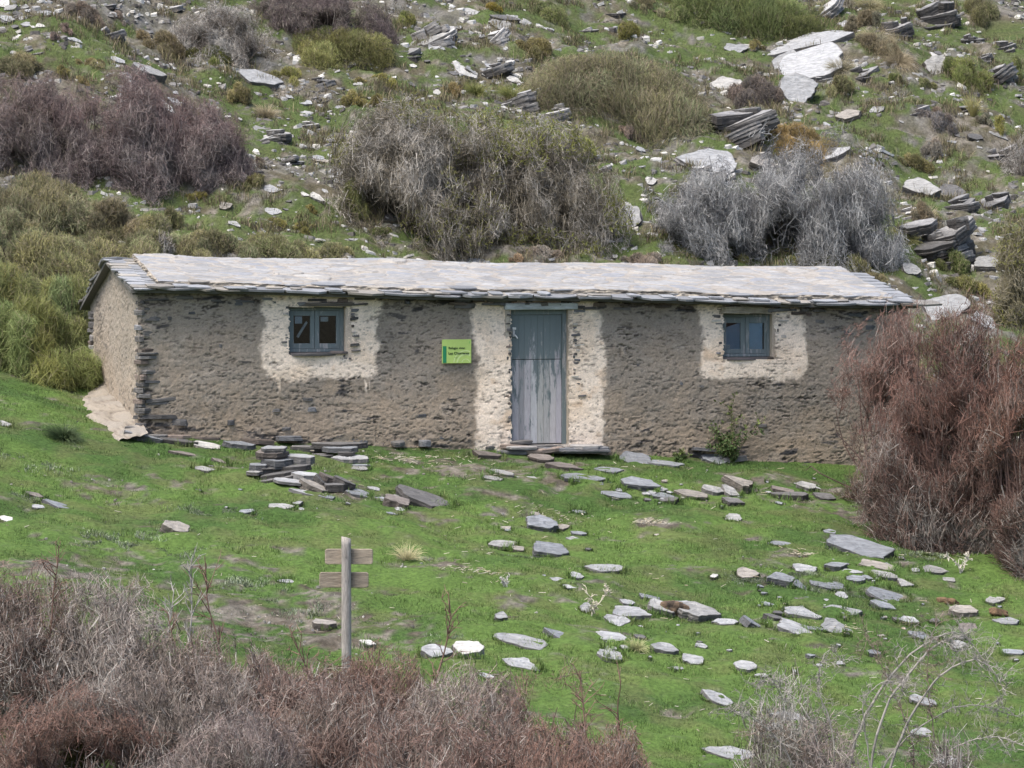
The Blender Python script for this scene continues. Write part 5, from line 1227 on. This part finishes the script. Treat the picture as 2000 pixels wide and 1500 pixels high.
for i, (x, y, w_, h_, c, lab) in enumerate(((300, 520, 170, 82, (.18,.18,.085), 'first olive broom of the row behind the left roof, nearest the gable'), (420, 520, 170, 80, (.165,.165,.08), 'second olive broom of the row behind the left roof'),
      (540, 518, 170, 72, (.15,.165,.07), 'third olive broom of the row behind the left roof, greener'), (650, 516, 130, 40, (.17,.165,.075), 'last low broom of the row behind the left roof'))):
    broom(x, y, w_, h_, OL0, c, lab, group=GM, seed=20+i, dry=.2)
bare(318, 505, 50, 75, GREYT, 'thin grey stems poking out of the brooms behind the left roof', seed=24, fill=.3)
broom(1215, 252, 385, 165, (.06,.055,.035), (.148,.158,.075), 'large olive dome shrub with grey patches, upper middle of the hill', group=GM, seed=30, dry=.32, lumps=46)
broom(668, 135, 212, 92, (.06,.055,.02), (.15,.158,.055), 'rounded olive dome shrub in the upper middle left', group=GM, seed=31, lumps=14)
broom(1450, 72, 300, 110, (.04,.05,.02), (.115,.14,.045), 'wide dark green shrub at the top edge left of the slab chain', group=GM, seed=32, dens=1.1)
broom(420, 128, 150, 40, (.035,.04,.012), (.11,.12,.028), 'low dark green clump at the foot of the upper left thicket', group=GM, seed=33)
broom(320, 105, 110, 55, (.06,.05,.03), (.14,.115,.05), 'brown green clump left of the upper left thicket', group=GM, seed=34, dry=.3)
SM = [(1233,78,74,44,(.15,.15,.04),'tight round green clump at the top middle right'),(1060,122,100,52,(.16,.14,.05),'brown topped green clump above the large olive dome'),
 (1085,45,110,38,(.13,.15,.05),'green clump at the top middle, above the brown topped one'),(963,26,44,26,(.21,.17,.03),'small yellow orange clump at the top middle'),
 (562,156,84,30,(.18,.18,.05),'yellow green low clump left of the olive round shrub'),(885,192,52,36,(.17,.13,.05),'brown green clump beside the small white upright stone'),
 (748,165,56,26,(.19,.18,.04),'small yellow green clump under the olive round shrub'),(1480,205,130,64,(.12,.10,.085),'dark brown heather clump between pale slabs on the right'),
 (1555,295,150,62,(.19,.14,.055),'orange tinted heather clump left of the green clearing'),(1515,300,70,40,(.12,.14,.035),'dark green clump at the foot of the orange tinted heather'),
 (333,455,66,60,(.11,.105,.04),'dark round clump with grey top right of the left broom'),(543,450,52,24,(.14,.135,.035),'left one of two small dark green clumps on the stony patch'),
 (592,456,62,28,(.15,.14,.035),'right one of two small dark green clumps on the stony patch'),(610,418,32,20,(.13,.12,.03),'tiny green clump above the pair on the stony patch'),
 (178,140,64,30,(.16,.14,.06),'domed brown tussocky clump above the left thickets'),(160,40,74,46,(.17,.14,.11),'brown bushy heather near the top left corner'),
 (106,80,30,22,(.17,.13,.11),'small round brown heather below the top left slabs'),(128,64,34,24,(.17,.13,.11),'brown heather touching the small round one, top left'),
 (40,150,130,60,(.15,.14,.07),'mixed green and brown bush at the left edge above the thicket'),(120,152,50,30,(.15,.14,.05),'low green bush behind the left thickets'),
 (160,168,44,24,(.20,.16,.06),'orange green tuft behind the purple thicket'),(230,45,44,26,(.16,.135,.11),'brown heather left of the dark rock, top left'),
 (790,52,60,36,(.13,.145,.04),'green clump right of the grey thicket at the top'),(848,66,46,18,(.09,.11,.035),'dark green clump below the grey slab at the top middle'),
 (500,372,64,38,(.13,.12,.045),'green clump right of the purple thicket foot'),(385,392,50,22,(.16,.15,.04),'yellowish clump under the dark purplish thicket'),
 (688,210,60,40,(.17,.155,.05),'green brown clump at the top left of the middle thicket'),(736,212,50,34,(.20,.17,.055),'orange green clump at the top of the middle thicket'),
 (510,330,44,26,(.16,.13,.09),'brown heather under the layered outcrop'),(465,205,54,52,(.17,.15,.06),'shaggy tuft bush growing before the pale layered slab'),
 (690,430,50,90,(.17,.175,.06),'bright green shoots at the left flank of the middle thicket'),(745,470,50,30,(.06,.075,.02),'very dark green clump at the left foot of the middle thicket'),
 (1140,330,130,70,(.16,.165,.045),'olive green shrub growing through the right of the middle thicket'),(1060,522,100,34,(.19,.165,.13),'grey brown heather behind the middle of the roof ridge'),
 (1015,525,40,26,(.19,.135,.08),'rusty heather left of the grey brown one behind the ridge'),(1245,530,100,42,(.17,.145,.115),'brown heather behind the roof right of the middle'),
 (1410,510,120,50,(.13,.135,.04),'green clump at the foot of the pale shrubs'),(1700,585,100,60,(.14,.125,.06),'brown green scrub behind the right end of the roof'),
 (1650,535,120,50,(.12,.12,.045),'dark scrub under the dense pale shrub'),(1570,535,80,40,(.13,.13,.04),'green clump behind the ridge under the pale shrub'),
 (1790,340,66,46,(.15,.14,.055),'olive clump left of the grey headed one on the right hill'),(1828,312,62,50,(.165,.15,.12),'grey headed heather on the right hill'),
 (1835,262,90,50,(.14,.125,.115),'dark grey heather above the green clearing'),(1880,165,130,60,(.14,.17,.05),'green clump right of the bright boulder face'),
 (1810,175,50,24,(.13,.14,.05),'green clump below the bright boulder face'),(1750,165,44,26,(.13,.15,.045),'small green clump left of the bright boulder face'),
 (1985,152,50,50,(.15,.17,.055),'green clump at the right edge, upper'),(1955,265,34,46,(.19,.19,.05),'yellow green tuft bush near the right edge'),
 (1910,50,100,60,(.14,.14,.06),'brown green clump in the top right corner'),(1700,110,110,50,(.17,.15,.09),'dry brown scrub right of the slab chain'),
 (1640,190,80,50,(.14,.14,.06),'green brown scrub right of the steep pale slab'),(1690,60,90,50,(.16,.145,.09),'dry scrub at the top right beside the leaning blade'),
 (1590,60,60,50,(.12,.13,.05),'green scrub behind the leaning blade of rock'),(1475,98,40,26,(.15,.13,.045),'brown green tuft at the end of the pale slab, top right'),
 (1255,20,110,30,(.17,.16,.08),'dry olive clump at the top edge'),(1330,45,60,40,(.12,.14,.045),'green clump left of the wide dark green shrub'),
 (1890,580,90,50,(.16,.16,.05),'green clump behind the pale boulder at the right'),(1865,540,70,60,(.11,.13,.04),'green clump before the black outcrop'),
 (1740,120,60,40,(.16,.14,.08),'small dry scrub at top right'),(1925,245,40,30,(.16,.15,.1),'dry tuft bush left of the yellow green one'),
 (1230,275,50,36,(.16,.125,.10),'reddish heather under the large olive dome'),(1830,235,54,30,(.16,.12,.09),'brown heather above the dark grey one'),
 (1800,445,50,60,(.19,.16,.10),'straw coloured tuft bush above the black outcrop'),(700,165,30,16,(.15,.14,.05),'low tuft beside the small grey stone')]
for i, (x, y, w_, h_, c, lab) in enumerate(SM):
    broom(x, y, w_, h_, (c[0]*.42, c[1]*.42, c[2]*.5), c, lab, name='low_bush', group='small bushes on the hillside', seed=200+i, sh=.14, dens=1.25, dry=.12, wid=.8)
for x, y, w_, h_, c, lab, n in ((1395-0, 75, 10, 10, (.2,.17,.1), '', 0), (1120*1+590, 95, 110, 45, (.22,.19,.12), 'drooping dry tussock right of the flat slab, top right', 700), (1365+390, 135, 90, 40, (.24,.20,.13), 'drooping dry tussock left of the bright boulder face', 700),
      (1900, 230, 26, 50, (.24,.22,.09), 'upright yellow tussock on the right hill', 260), (520, 235, 50, 34, (.26,.22,.14), 'straw tussock left of the middle hillside slabs', 400),
      (1700, 25, 80, 34, (.2,.18,.1), 'dry tussock at the top edge right', 500), (1000, 200, 60, 40, (.15,.16,.05), 'green tussock right of the white slab ledge', 450), (760, 235, 40, 30, (.24,.19,.08), 'orange tussock above the middle thicket', 350),
      (1810, 440, 30, 46, (.28,.23,.15), 'pale straw tussock by the lichened boulder', 260), (1640, 150, 60, 40, (.2,.18,.12), 'dry tussock right of the great pale slab', 500), (930, 190, 50, 34, (.15,.16,.05), 'green tussock left of the white ledge', 400),
      (1770, 480, 60, 40, (.17,.17,.07), 'green tussock before the black outcrop', 450), (125, 866, 84, 42, (.05,.075,.03), 'dark green rush tuft on the lawn left of the hut', 700), (795, 1098, 62, 42, (.42,.38,.22), 'pale straw tuft in the lawn right of the signpost', 170),
      (1245, 1272, 60, 26, (.30,.31,.15), 'flattened straw green tuft among lower lawn slabs', 260)):
    if n: tussock(x, y, w_, h_, c, lab, n=n, wd=.004 if y < 900 else .003)
# right foreground thicket
RB = 'red brown bare thickets right of the hut'
LVU = [(6, 9, .5, .6, .5), (5, 8, .45, .75, .6), (3, 6, .4, .9, .75), (2, 0, 0, 0, 0)]
bare(1752, 995, 330, 345, RUST+GREYT[:2], 'grey twigged thicket leaning over the right end of the hut wall', name='bare_shrub', group=RB, dens=1.0, seed=50, lv=LVU, up=.8, wig=.2, tipcol=(.19,.11,.09), depth=.7)
bare(1890, 1085, 370, 435, RUST, 'big red brown thicket before the right end of the hut', group=RB, dens=1.35, seed=51, lv=LVU, up=.9, wig=.18, tipcol=(.15,.08,.064), depth=.6)
bare(2010, 1130, 240, 430, RUST, 'dense rusty thicket cut by the right edge', group=RB, dens=1.6, seed=52, lv=LVU, up=.9, wig=.18, tipcol=(.16,.082,.06), depth=.7)
bare(1815, 1050, 310, 300, RUST+GREYT[:1], 'tangled lower thicket between the grey and the rusty one', group=RB, dens=1.3, seed=53, lv=LVU, up=.6, wig=.26, tipcol=(.17,.09,.07), depth=.6)
bare(1990, 640, 110, 210, [(.17,.15,.09),(.22,.2,.15)], 'olive twiggy shrub at the right edge above the red thicket', group=GB, dens=1.0, seed=54, leaf=-.3, nleaf=5000, leafc=(.15,.15,.045))
bare(1985, 345, 80, 80, GREYT, 'dead grey roots hanging under the rock at the right edge', name='dead_roots', cat='dead roots', seed=55, grav=-.25, fill=.2)
broom(1760, 1050, 170, 50, (.03,.05,.02), (.075,.12,.045), 'dark green weeds growing under the red brown thicket', name='weed_clump', cat='weed', seed=56, wid=1.1, sh=.16)
# bottom left foreground thicket
FB = 'bare thorn shrubs at the front of the picture'
FGc = GREYT+RUST[:2]
def fpos(px, Y, wp, top, ry=1.2):
    s = scl(Y); X = (px-1000)/s; Z = float(hgt(X, Y)); return (X, Y, Z, wp/2/s, ry, max(.4, zat(top, Y)-Z))
for i, (px, Y, wp, top, cols, tc, up, wig, dens, lab) in enumerate((
      (640, -14.6, 460, 1345, FGc, (.17,.12,.10), .9, .22, .7, 'grey brown shrub filling the middle of the front row behind the reddish ones'),
      (320, -14.8, 460, 1290, GREYT, (.2,.16,.14), .9, .22, .7, 'grey twiggy shrub filling the left of the front row'),
      (980, -15.0, 420, 1385, FGc, (.17,.115,.095), .9, .22, .7, 'brown twiggy shrub filling the right of the front row'),
      (40, -12.3, 330, 1115, FGc, (.17,.12,.10), .9, .24, .75, 'grey and rusty bare shrub in the lower left corner'),
      (230, -12.6, 330, 1150, FGc, (.27,.235,.21), .7, .30, .8, 'grey bare shrub with silvery tips, second from the left edge'),
      (380, -13.2, 300, 1235, FGc, (.19,.155,.13), .8, .26, .8, 'bare shrub with one tall reddish shoot, third from the left edge'),
      (560, -12.9, 330, 1290, FGc, (.18,.12,.10), .9, .22, .85, 'reddish bare shrub left of the signpost foot'),
      (720, -12.6, 300, 1290, RUST+GREYT[:1], (.185,.115,.09), .95, .2, .85, 'orange brown bare shrub around the signpost foot'),
      (900, -13.6, 340, 1325, GREYT+RUST[:1], (.24,.19,.165), .8, .26, .85, 'grey stemmed bare shrub right of the signpost'),
      (1090, -14.0, 300, 1345, RUST, (.17,.11,.088), .95, .19, .85, 'red tipped bare shrub ending the front row on the right'),
      (1220, -15.2, 190, 1445, RUST, (.20,.12,.09), .95, .2, .8, 'low rusty shoots at the bottom right end of the front row'),
      (130, -15.6, 420, 1370, RUST+GREYT[:2], (.17,.10,.08), .7, .26, 1.1, 'dark tangled shrub along the bottom left edge'),
      (480, -15.8, 420, 1420, GREYT+PURP, (.20,.155,.14), .7, .28, 1.1, 'grey tangled shrub along the bottom edge, left of middle'),
      (830, -15.9, 420, 1430, GREYT+RUST[:2], (.19,.12,.10), .8, .25, 1.1, 'brown tangled shrub along the bottom edge below the signpost'),
      (1080, -16.2, 260, 1440, RUST+GREYT[:1], (.19,.11,.085), .9, .2, 1.1, 'rusty tangled shrub at the bottom middle'))):
    bare(px, 1400, wp, 200, cols, lab, group=FB, seed=60+i, lv=LVU, up=up, wig=wig, dens=dens*1.45, tipcol=tc, pos=fpos(px, Y, wp, top), rad=.62, sprd=1.5, gap=-.12, fill=.6)
broom(150, 1490, 120, 90, (.02,.025,.008), (.08,.08,.02), 'dark green sprig deep inside the lower left thicket', name='low_bush', seed=80, pos=fpos(150, -15.0, 110, 1420, .4))
# tall single shoots sticking out
def shoot(px, pyb, pyt, lab, seed, Y=-12.6, lean=.0, col=(.15, .095, .075)):
    r = np.random.default_rng(seed); s = scl(Y); X = (px-1000)/s; Z = float(hgt(X, Y)); H = zat(pyt, Y)-Z
    P, Q, R0, R1, Lv = grow(r, np.array([[0., 0, 0]]), unit(np.array([[lean, .05, 1.]])), H*1.05, .014, [(14, 20, .14, .6, .5), (3, 3, .45, .8, .7), (2, 0, 0, 0, 0)], .07, .03)
    c = np.array(col)*r.uniform(.8, 1.3, (len(P), 1)); mb = MB(); mb.tubes(P, Q, np.maximum(R0, .0035), np.maximum(R1, .002), c, c, 4); o = mb.build('thorny_shoot', M_TWIG); o.location = (X, Y, Z); tag(o, lab, 'shoot', 'tall single shoots over the front shrubs')
shoot(435, 1400, 1100, 'tall thin red shoot left of the signpost', 1, lean=.02); shoot(370, 1400, 1200, 'reddish shoot left of the tall thin one', 2); shoot(830, 1400, 1165, 'tall red shoot right of the signpost', 3, lean=.02)
shoot(95, 1400, 1100, 'rusty shoot near the left edge', 4, lean=-.02); shoot(340, 1400, 1110, 'silvery leaning shoot above the left shrubs', 5, lean=.22, col=(.24, .23, .215)); shoot(250, 1400, 1140, 'silvery shoot leaning right over the left shrubs', 6, lean=.28, col=(.24, .23, .215))
shoot(618, 1400, 1240, 'short red shoot just left of the signpost', 7); shoot(1225, 1450, 1330, 'red shoot at the right end of the front row', 8, Y=-14.2); shoot(1150, 1450, 1325, 'paired red shoot near the right end of the front row', 9, Y=-14.2)
# arching thorn shrub, bottom right
def arching():
    r = np.random.default_rng(90); Y = -14.6; s = scl(Y); px0 = 1700; X0 = (px0-1000)/s; Z0 = float(hgt(X0, Y)); mb = MB()
    def arc(pts, R, col, dy):
        P = []
        for i, (px, py) in enumerate(pts):
            yy = Y+dy*i/len(pts); P.append([(px-1000)/scl(yy)-X0, yy-Y, zat(py, yy)-Z0])
        P = np.array(P); t = np.linspace(0, len(P)-1, 34); out = []
        for q in t:                                        # Catmull-Rom
            i = min(int(q), len(P)-2); f = q-i; p0, p1, p2, p3 = P[max(i-1, 0)], P[i], P[i+1], P[min(i+2, len(P)-1)]
            out.append(.5*((2*p1)+(-p0+p2)*f+(2*p0-5*p1+4*p2-p3)*f*f+(-p0+3*p1-3*p2+p3)*f**3))
        out = np.array(out)+r.normal(size=(34, 3))*.006; Rr = R*(1-.8*np.linspace(0, 1, 34)); c = np.array(col)*r.uniform(.85, 1.15, (33, 1))
        mb.tubes(out[:-1], out[1:], Rr[:-1], Rr[1:], c, c, 6)
        m = 34; i = r.integers(6, 33, m); d = unit(r.normal(size=(m, 3))+[0, 0, .3]); L = r.uniform(.05, .32, m)
        A = grow(r, out[i], d, L, .0045, [(4, 5, .45, .8, .7), (2, 2, .5, .8, .8), (2, 0, 0, 0, 0)], .28); cc = np.array(col)*r.uniform(.6, 1.15, (len(A[0]), 1))
        mb.tubes(A[0], A[1], np.maximum(A[2], .002), np.maximum(A[3], .0013), cc, cc, 3)
    W = (.25, .235, .215); B = (.17, .135, .11)
    arc([(1690, 1640), (1720, 1420), (1790, 1300), (1850, 1250), (1900, 1256), (1960, 1360)], .017, W, .5)
    arc([(1700, 1650), (1760, 1450), (1830, 1330), (1900, 1290), (1940, 1305), (1968, 1355)], .018, W, -.3)
    arc([(1640, 1640), (1680, 1430), (1760, 1300), (1840, 1242), (1880, 1238), (1905, 1255)], .016, W, .8)
    arc([(1700, 1650), (1780, 1540), (1870, 1460), (1950, 1440), (2040, 1470)], .014, W, -.5)
    arc([(1680, 1640), (1740, 1480), (1850, 1390), (1930, 1380), (1990, 1400)], .012, W, .1)
    arc([(1760, 1650), (1790, 1480), (1760, 1380), (1720, 1290), (1690, 1240)], .011, B, .3)
    arc([(1800, 1650), (1830, 1480), (1820, 1380), (1815, 1300), (1830, 1210)], .010, B, -.2)
    arc([(1620, 1640), (1600, 1450), (1560, 1370), (1500, 1330), (1480, 1345)], .010, W, .4)
    arc([(1600, 1640), (1540, 1470), (1470, 1400), (1420, 1385)], .010, W, -.3)
    arc([(1640, 1640), (1630, 1440), (1600, 1340), (1620, 1270), (1650, 1290)], .010, W, .2)
    arc([(1660, 1650), (1600, 1500), (1520, 1430), (1450, 1440)], .009, B, .1)
    arc([(1720, 1650), (1700, 1470), (1690, 1370), (1740, 1330), (1770, 1360)], .010, W, -.4)
    o = mb.build('arching_shrub', M_TWIG); o.location = (X0, Y, Z0); tag(o, 'thorny shrub with long pale arching branches in the bottom right', 'shrub')
arching()
bare(1600, 1480, 320, 200, GREYT+PURP, 'low tangle of fine grey purple twigs under the arching branches', group=FB, seed=95, lv=LVU, up=.6, wig=.3, dens=.6, tipcol=(.22,.18,.16), fill=.22, pos=fpos(1610, -14.3, 330, 1400, 1.0))
bare(1850, 1480, 260, 200, GREYT+PURP, 'sparse grey twigs in the bottom right corner', group=FB, seed=96, up=.6, wig=.3, dens=.5, fill=.3, pos=fpos(1860, -15.2, 240, 1440, .8))
bare(1540, 1400, 200, 130, GREYT, 'sparse pale twigs left of the arching branches', group=FB, seed=97, up=.8, wig=.3, dens=.35, fill=.25, pos=fpos(1540, -13.9, 200, 1345, .7))

# ------------------------------------------------------------------ signpost, seen from behind
def signpost():
    Y = -10.3; s = scl(Y); X = (675-1000)/s; Z = float(hgt(X, Y)); P = empty('trail_signpost', (X, Y, Z-.02)); tag(P, 'wooden trail signpost with two blank boards seen from behind, standing in the lawn', 'signpost')
    zt = zat(1052, Y)-Z+.02; R = .0575; n = 20; r = np.random.default_rng(4); V = []; C = []
    zs = np.linspace(-.3, 1, 30)
    for k, z in enumerate(zs):
        zz = z*zt if z > 0 else z
        for i in range(n):
            a = 2*math.pi*i/n; x, y = math.cos(a)*R, math.sin(a)*R; x = max(x, -R*.93); 
            V.append((x*(1+.01*math.sin(z*5)), y, zz+(.028*(-x/R)*.5+.01 if k == len(zs)-1 else 0))); C.append(np.array([.27, .25, .23])*r.uniform(.9, 1.1))
    V.append((0, 0, zt+.012)); C.append(np.array([.33, .31, .28])); Q = [(k*n+i, k*n+(i+1) % n, (k+1)*n+(i+1) % n, (k+1)*n+i) for k in range(len(zs)-1) for i in range(n)]; T = [((len(zs)-1)*n+i, (len(zs)-1)*n+(i+1) % n, len(V)-1) for i in range(n)]
    mesh_np('post', np.array(V), [np.array(Q), np.array(T)], M_WOOD, np.array(C), P, True)
    for x0, x1, y0, y1, tn in ((633, 727, 1072, 1102, 1.0), (622, 718.5, 1117.5, 1147.5, .85)):
        a, b = (x0-675)/s, (x1-675)/s; zt_ = zat(y0, Y+.07)-Z+.02; zb = zat(y1, Y+.07)-Z+.02; rr = .028; pts = []
        for cx, cz, a0 in ((b-rr, zt_-rr, 0), (a+rr, zt_-rr, 90), (a+rr, zb+rr, 180), (b-rr, zb+rr, 270)):
            for q in range(5): t = math.radians(a0+q*22.5); pts.append((cx+math.cos(t)*rr, cz+math.sin(t)*rr))
        m = len(pts); cx, cz = (a+b)/2, (zt_+zb)/2; f = .004; y = .048
        rings = [[(cx+(p[0]-cx)*(1-f*2/abs(b-a)*2), y, cz+(p[1]-cz)*.95) for p in pts], [(p[0], y+.005, p[1]) for p in pts], [(p[0], y+.033, p[1]) for p in pts]]
        V = np.array(sum(rings, [])); Q = [(k*m+(i+1) % m, k*m+i, (k+1)*m+i, (k+1)*m+(i+1) % m) for k in range(2) for i in range(m)]
        V = np.concatenate([V, [[cx, y, cz], [cx, y+.033, cz]]]); T = [(3*m, i, (i+1) % m) for i in range(m)]+[(3*m+1, 2*m+(i+1) % m, 2*m+i) for i in range(m)]
        col = np.tile(np.array([.275, .235, .185])*tn, (len(V), 1)); mesh_np('board', V, [np.array(Q), np.array(T)], M_WOODH, col, P)
        bb = MB(); 
        for zq in (cz,): bb.tubes([[0, -R-.004, zq]], [[0, -R+.01, zq]], .009, .009, (.2, .2, .2), (.2, .2, .2), 8)
        bb.build('bolt', M_PLAIN, P)
signpost()

# ------------------------------------------------------------------ smaller things on the lawn
def weed(px, py, wp, hp, label, seed, col=(.06, .095, .03), tall=.5, n=420, Y=None):
    """leafy weed: stems with many small leaves"""
    r = np.random.default_rng(seed); X, Y_, Z = at(px, py); Y_ = Y if Y else Y_; s = scl(Y_); H = hp/s; rx = wp/2/s; root = empty('weed', (X, Y_, Z)); tag(root, label, 'weed')
    ns = 16; t = r.uniform(0, 6.283, ns); D = unit(np.stack([np.cos(t)*rx*.8, np.sin(t)*rx*.3, H*r.uniform(.4, 1, ns)], -1)); L = np.where(np.arange(ns) < 4, H, H*.5)*r.uniform(.8, 1, ns); D[:4] = unit(D[:4]*[.25, .25, 1])
    P, Q, R0, R1, Lv = grow(r, np.zeros((ns, 3)), D, L, .006, [(6, 9, .28, .8, .6), (3, 0, 0, 0, 0)], .16, -.03); P[:, 1] = np.minimum(P[:, 1], .12); Q[:, 1] = np.minimum(Q[:, 1], .12)
    mb = MB(); c = np.array([.11, .10, .05])*r.uniform(.7, 1.3, (len(P), 1)); mb.tubes(P, Q, np.maximum(R0, .002), np.maximum(R1, .0015), c, c, 4); mb.build('stem', M_TWIG, root)
    i = r.integers(0, len(P), n*4); p = P[i]+(Q[i]-P[i])*r.uniform(size=(len(i), 1)); d = unit(r.normal(size=p.shape)+[0, -.2, .3]); e = unit(np.cross(d, r.normal(size=p.shape))); l = r.uniform(.03, .07, (len(i), 1))
    V = np.stack([p, p+d*l*.5+e*l*.22, p+d*l, p+d*l*.5-e*l*.22], 1).reshape(-1, 3); q = np.arange(len(V)).reshape(-1, 4); cc = np.repeat(np.array(col)*r.uniform(.6, 1.5, (len(i), 1)), 4, 0); cc = np.where(V[:, 2:3] > H*.55, cc*np.array([1.3, 1.1, .9]), cc)
    mesh_np('leaves', V, [q], M_GRASS, cc, root)
weed(1432, 905, 90, 125, 'tall green weed growing against the wall under the second window', 1)
weed(1330, 903, 90, 26, 'low creeping weed at the wall foot left of the tall green weed', 2, n=160)
def stalk(px, py, wp, hp, label, seed, col=(.42, .38, .31), name='dry_stalk'):
    r = np.random.default_rng(seed); X, Y, Z = at(px, py); s = scl(Y); H = hp/s; mb = MB()
    A = grow(r, np.array([[0, 0, 0.], [.01, 0, 0]]), unit(np.array([[.0, 0, 1.], [.12, 0, 1]])), H, .011, [(8, 10, .22, .9, .6), (3, 3, .5, .9, .8), (2, 0, 0, 0, 0)], .22, .05); c = np.array(col)*r.uniform(.7, 1.3, (len(A[0]), 1)); mb.tubes(A[0], A[1], np.maximum(A[2], .004), np.maximum(A[3], .003), c, c, 5)
    p = A[1][r.integers(0, len(A[1]), 40)]; V, Q, C = tubes(p, p+r.normal(size=p.shape)*.025, .009, .003, col, col, 4); mb.add(V, [Q], C); o = mb.build(name, M_TWIG); o.location = (X, Y, Z); tag(o, label, 'dry plant')
stalk(1155, 1203, 30, 66, 'dry pale thistle stalk standing beside a pale stone in the lawn', 3); stalk(985, 1145, 14, 20, 'tiny pale dead twig standing in the mid lawn', 4, (.36, .35, .33), 'dead_twig')
stalk(1876, 1122, 40, 50, 'pale torn stump at the foot of the red brown thicket', 5, (.45, .42, .36), 'broken_stump')
def chunk(px, py, wp, hp, cols, label, name, cat, seed, k=1.0):
    """lumpy weathered piece: displaced ellipsoid with long ridges"""
    r = np.random.default_rng(seed); X, Y, Z = at(px, py); s = scl(Y); a, c = wp/2/s, hp/2/s*k; nu, nv = 40, 22; U, V = np.meshgrid(np.linspace(0, 2*math.pi, nu, endpoint=False), np.linspace(0, math.pi, nv))
    d = np.stack([np.cos(V), np.sin(V)*np.cos(U), np.sin(V)*np.sin(U)], -1); n1 = fbm(d[..., 0]*2.2+seed, U*1.2+np.sin(U)*2, 400+seed, 3)*np.sin(V); m = 1+.25*n1+.15*np.sin(U*3+seed)*np.sin(V)
    P = d*m[..., None]*[a, a*.55, c]; P[..., 2] += P[..., 0]*-.15; C = mix(np.array(cols[0]), np.array(cols[1]), sst(-.4, .5, n1)[..., None]); i = np.arange(nv-1)[:, None]*nu; j = np.arange(nu)[None]; Q = np.stack([i+j, i+(j+1) % nu, i+nu+(j+1) % nu, i+nu+j], -1).reshape(-1, 4)
    o = mesh_np(name, P.reshape(-1, 3), [Q], M_WOODH, C.reshape(-1, 3)); o.location = (X, Y, Z+c*.7); tag(o, label, cat)
chunk(1318, 1200, 56, 32, ((.03, .024, .02), (.13, .09, .06)), 'blackened stump of wood lying on the row of slabs', 'wood_chunk', 'wood', 1)
chunk(1852, 1180, 44, 14, ((.07, .045, .028), (.13, .085, .05)), 'brown dung heap behind the buff pointed stone', 'dung_heap', 'dung', 2); chunk(1950, 1202, 36, 16, ((.07, .045, .028), (.13, .085, .05)), 'brown dung heap on the slab at the right edge', 'dung_heap', 'dung', 3)
chunk(1765, 1230, 10, 6, ((.3, .24, .2), (.4, .35, .3)), 'tiny buff clod in the right lawn', 'clod', 'stone', 4)
# mortared apron at the foot of the gable
def apron():
    n, m = 60, 26; V = []; C = []
    t = np.linspace(-.05, 1, n)[:, None]*np.ones((1, m)); q = np.ones((n, 1))*np.linspace(0, 1, m)[None]
    v = -.25+t*(HD-.2); wd = .58+.14*np.sin(t*4)-.2*t+.13*fbm(t*9, q*0, 411); u = .06-q*wd; x, y, _ = loc2w(u, v, 0); g = hgt(x, y); z = g+.15*(1-q)**1.2*(1-.3*t)+.03*(1-sst(.8, 1, q))-.05*sst(.85, 1, q)+.03*fbm(u*4, v*4, 412)+.008*fbm(u*20, v*20, 415)
    f1, f2, cid = voro(u*2.4+.3*fbm(u*3, v*3, 413), v*1.7, 414); e = f2-f1; z = z-.015*sst(.12, .0, e); c = mix(np.array([.27, .24, .20]), np.array([.22, .205, .185]), (cid*sst(.1, .2, e))[..., None]); c = mix(c, np.array([.14, .12, .10]), (sst(.10, .0, e)*.85)[..., None])
    P = np.stack([x, y, z], -1); i = np.arange(n-1)[:, None]*m+np.arange(m-1)[None]; Q = np.stack([i, i+m, i+m+1, i+1], -1).reshape(-1, 4); o = mesh_np('stone_apron', P.reshape(-1, 3), [Q], M_PLASTER, c.reshape(-1, 3), smooth=True); tag(o, 'pale sloping apron of mortar and stone along the foot of the gable wall', 'apron')
apron()
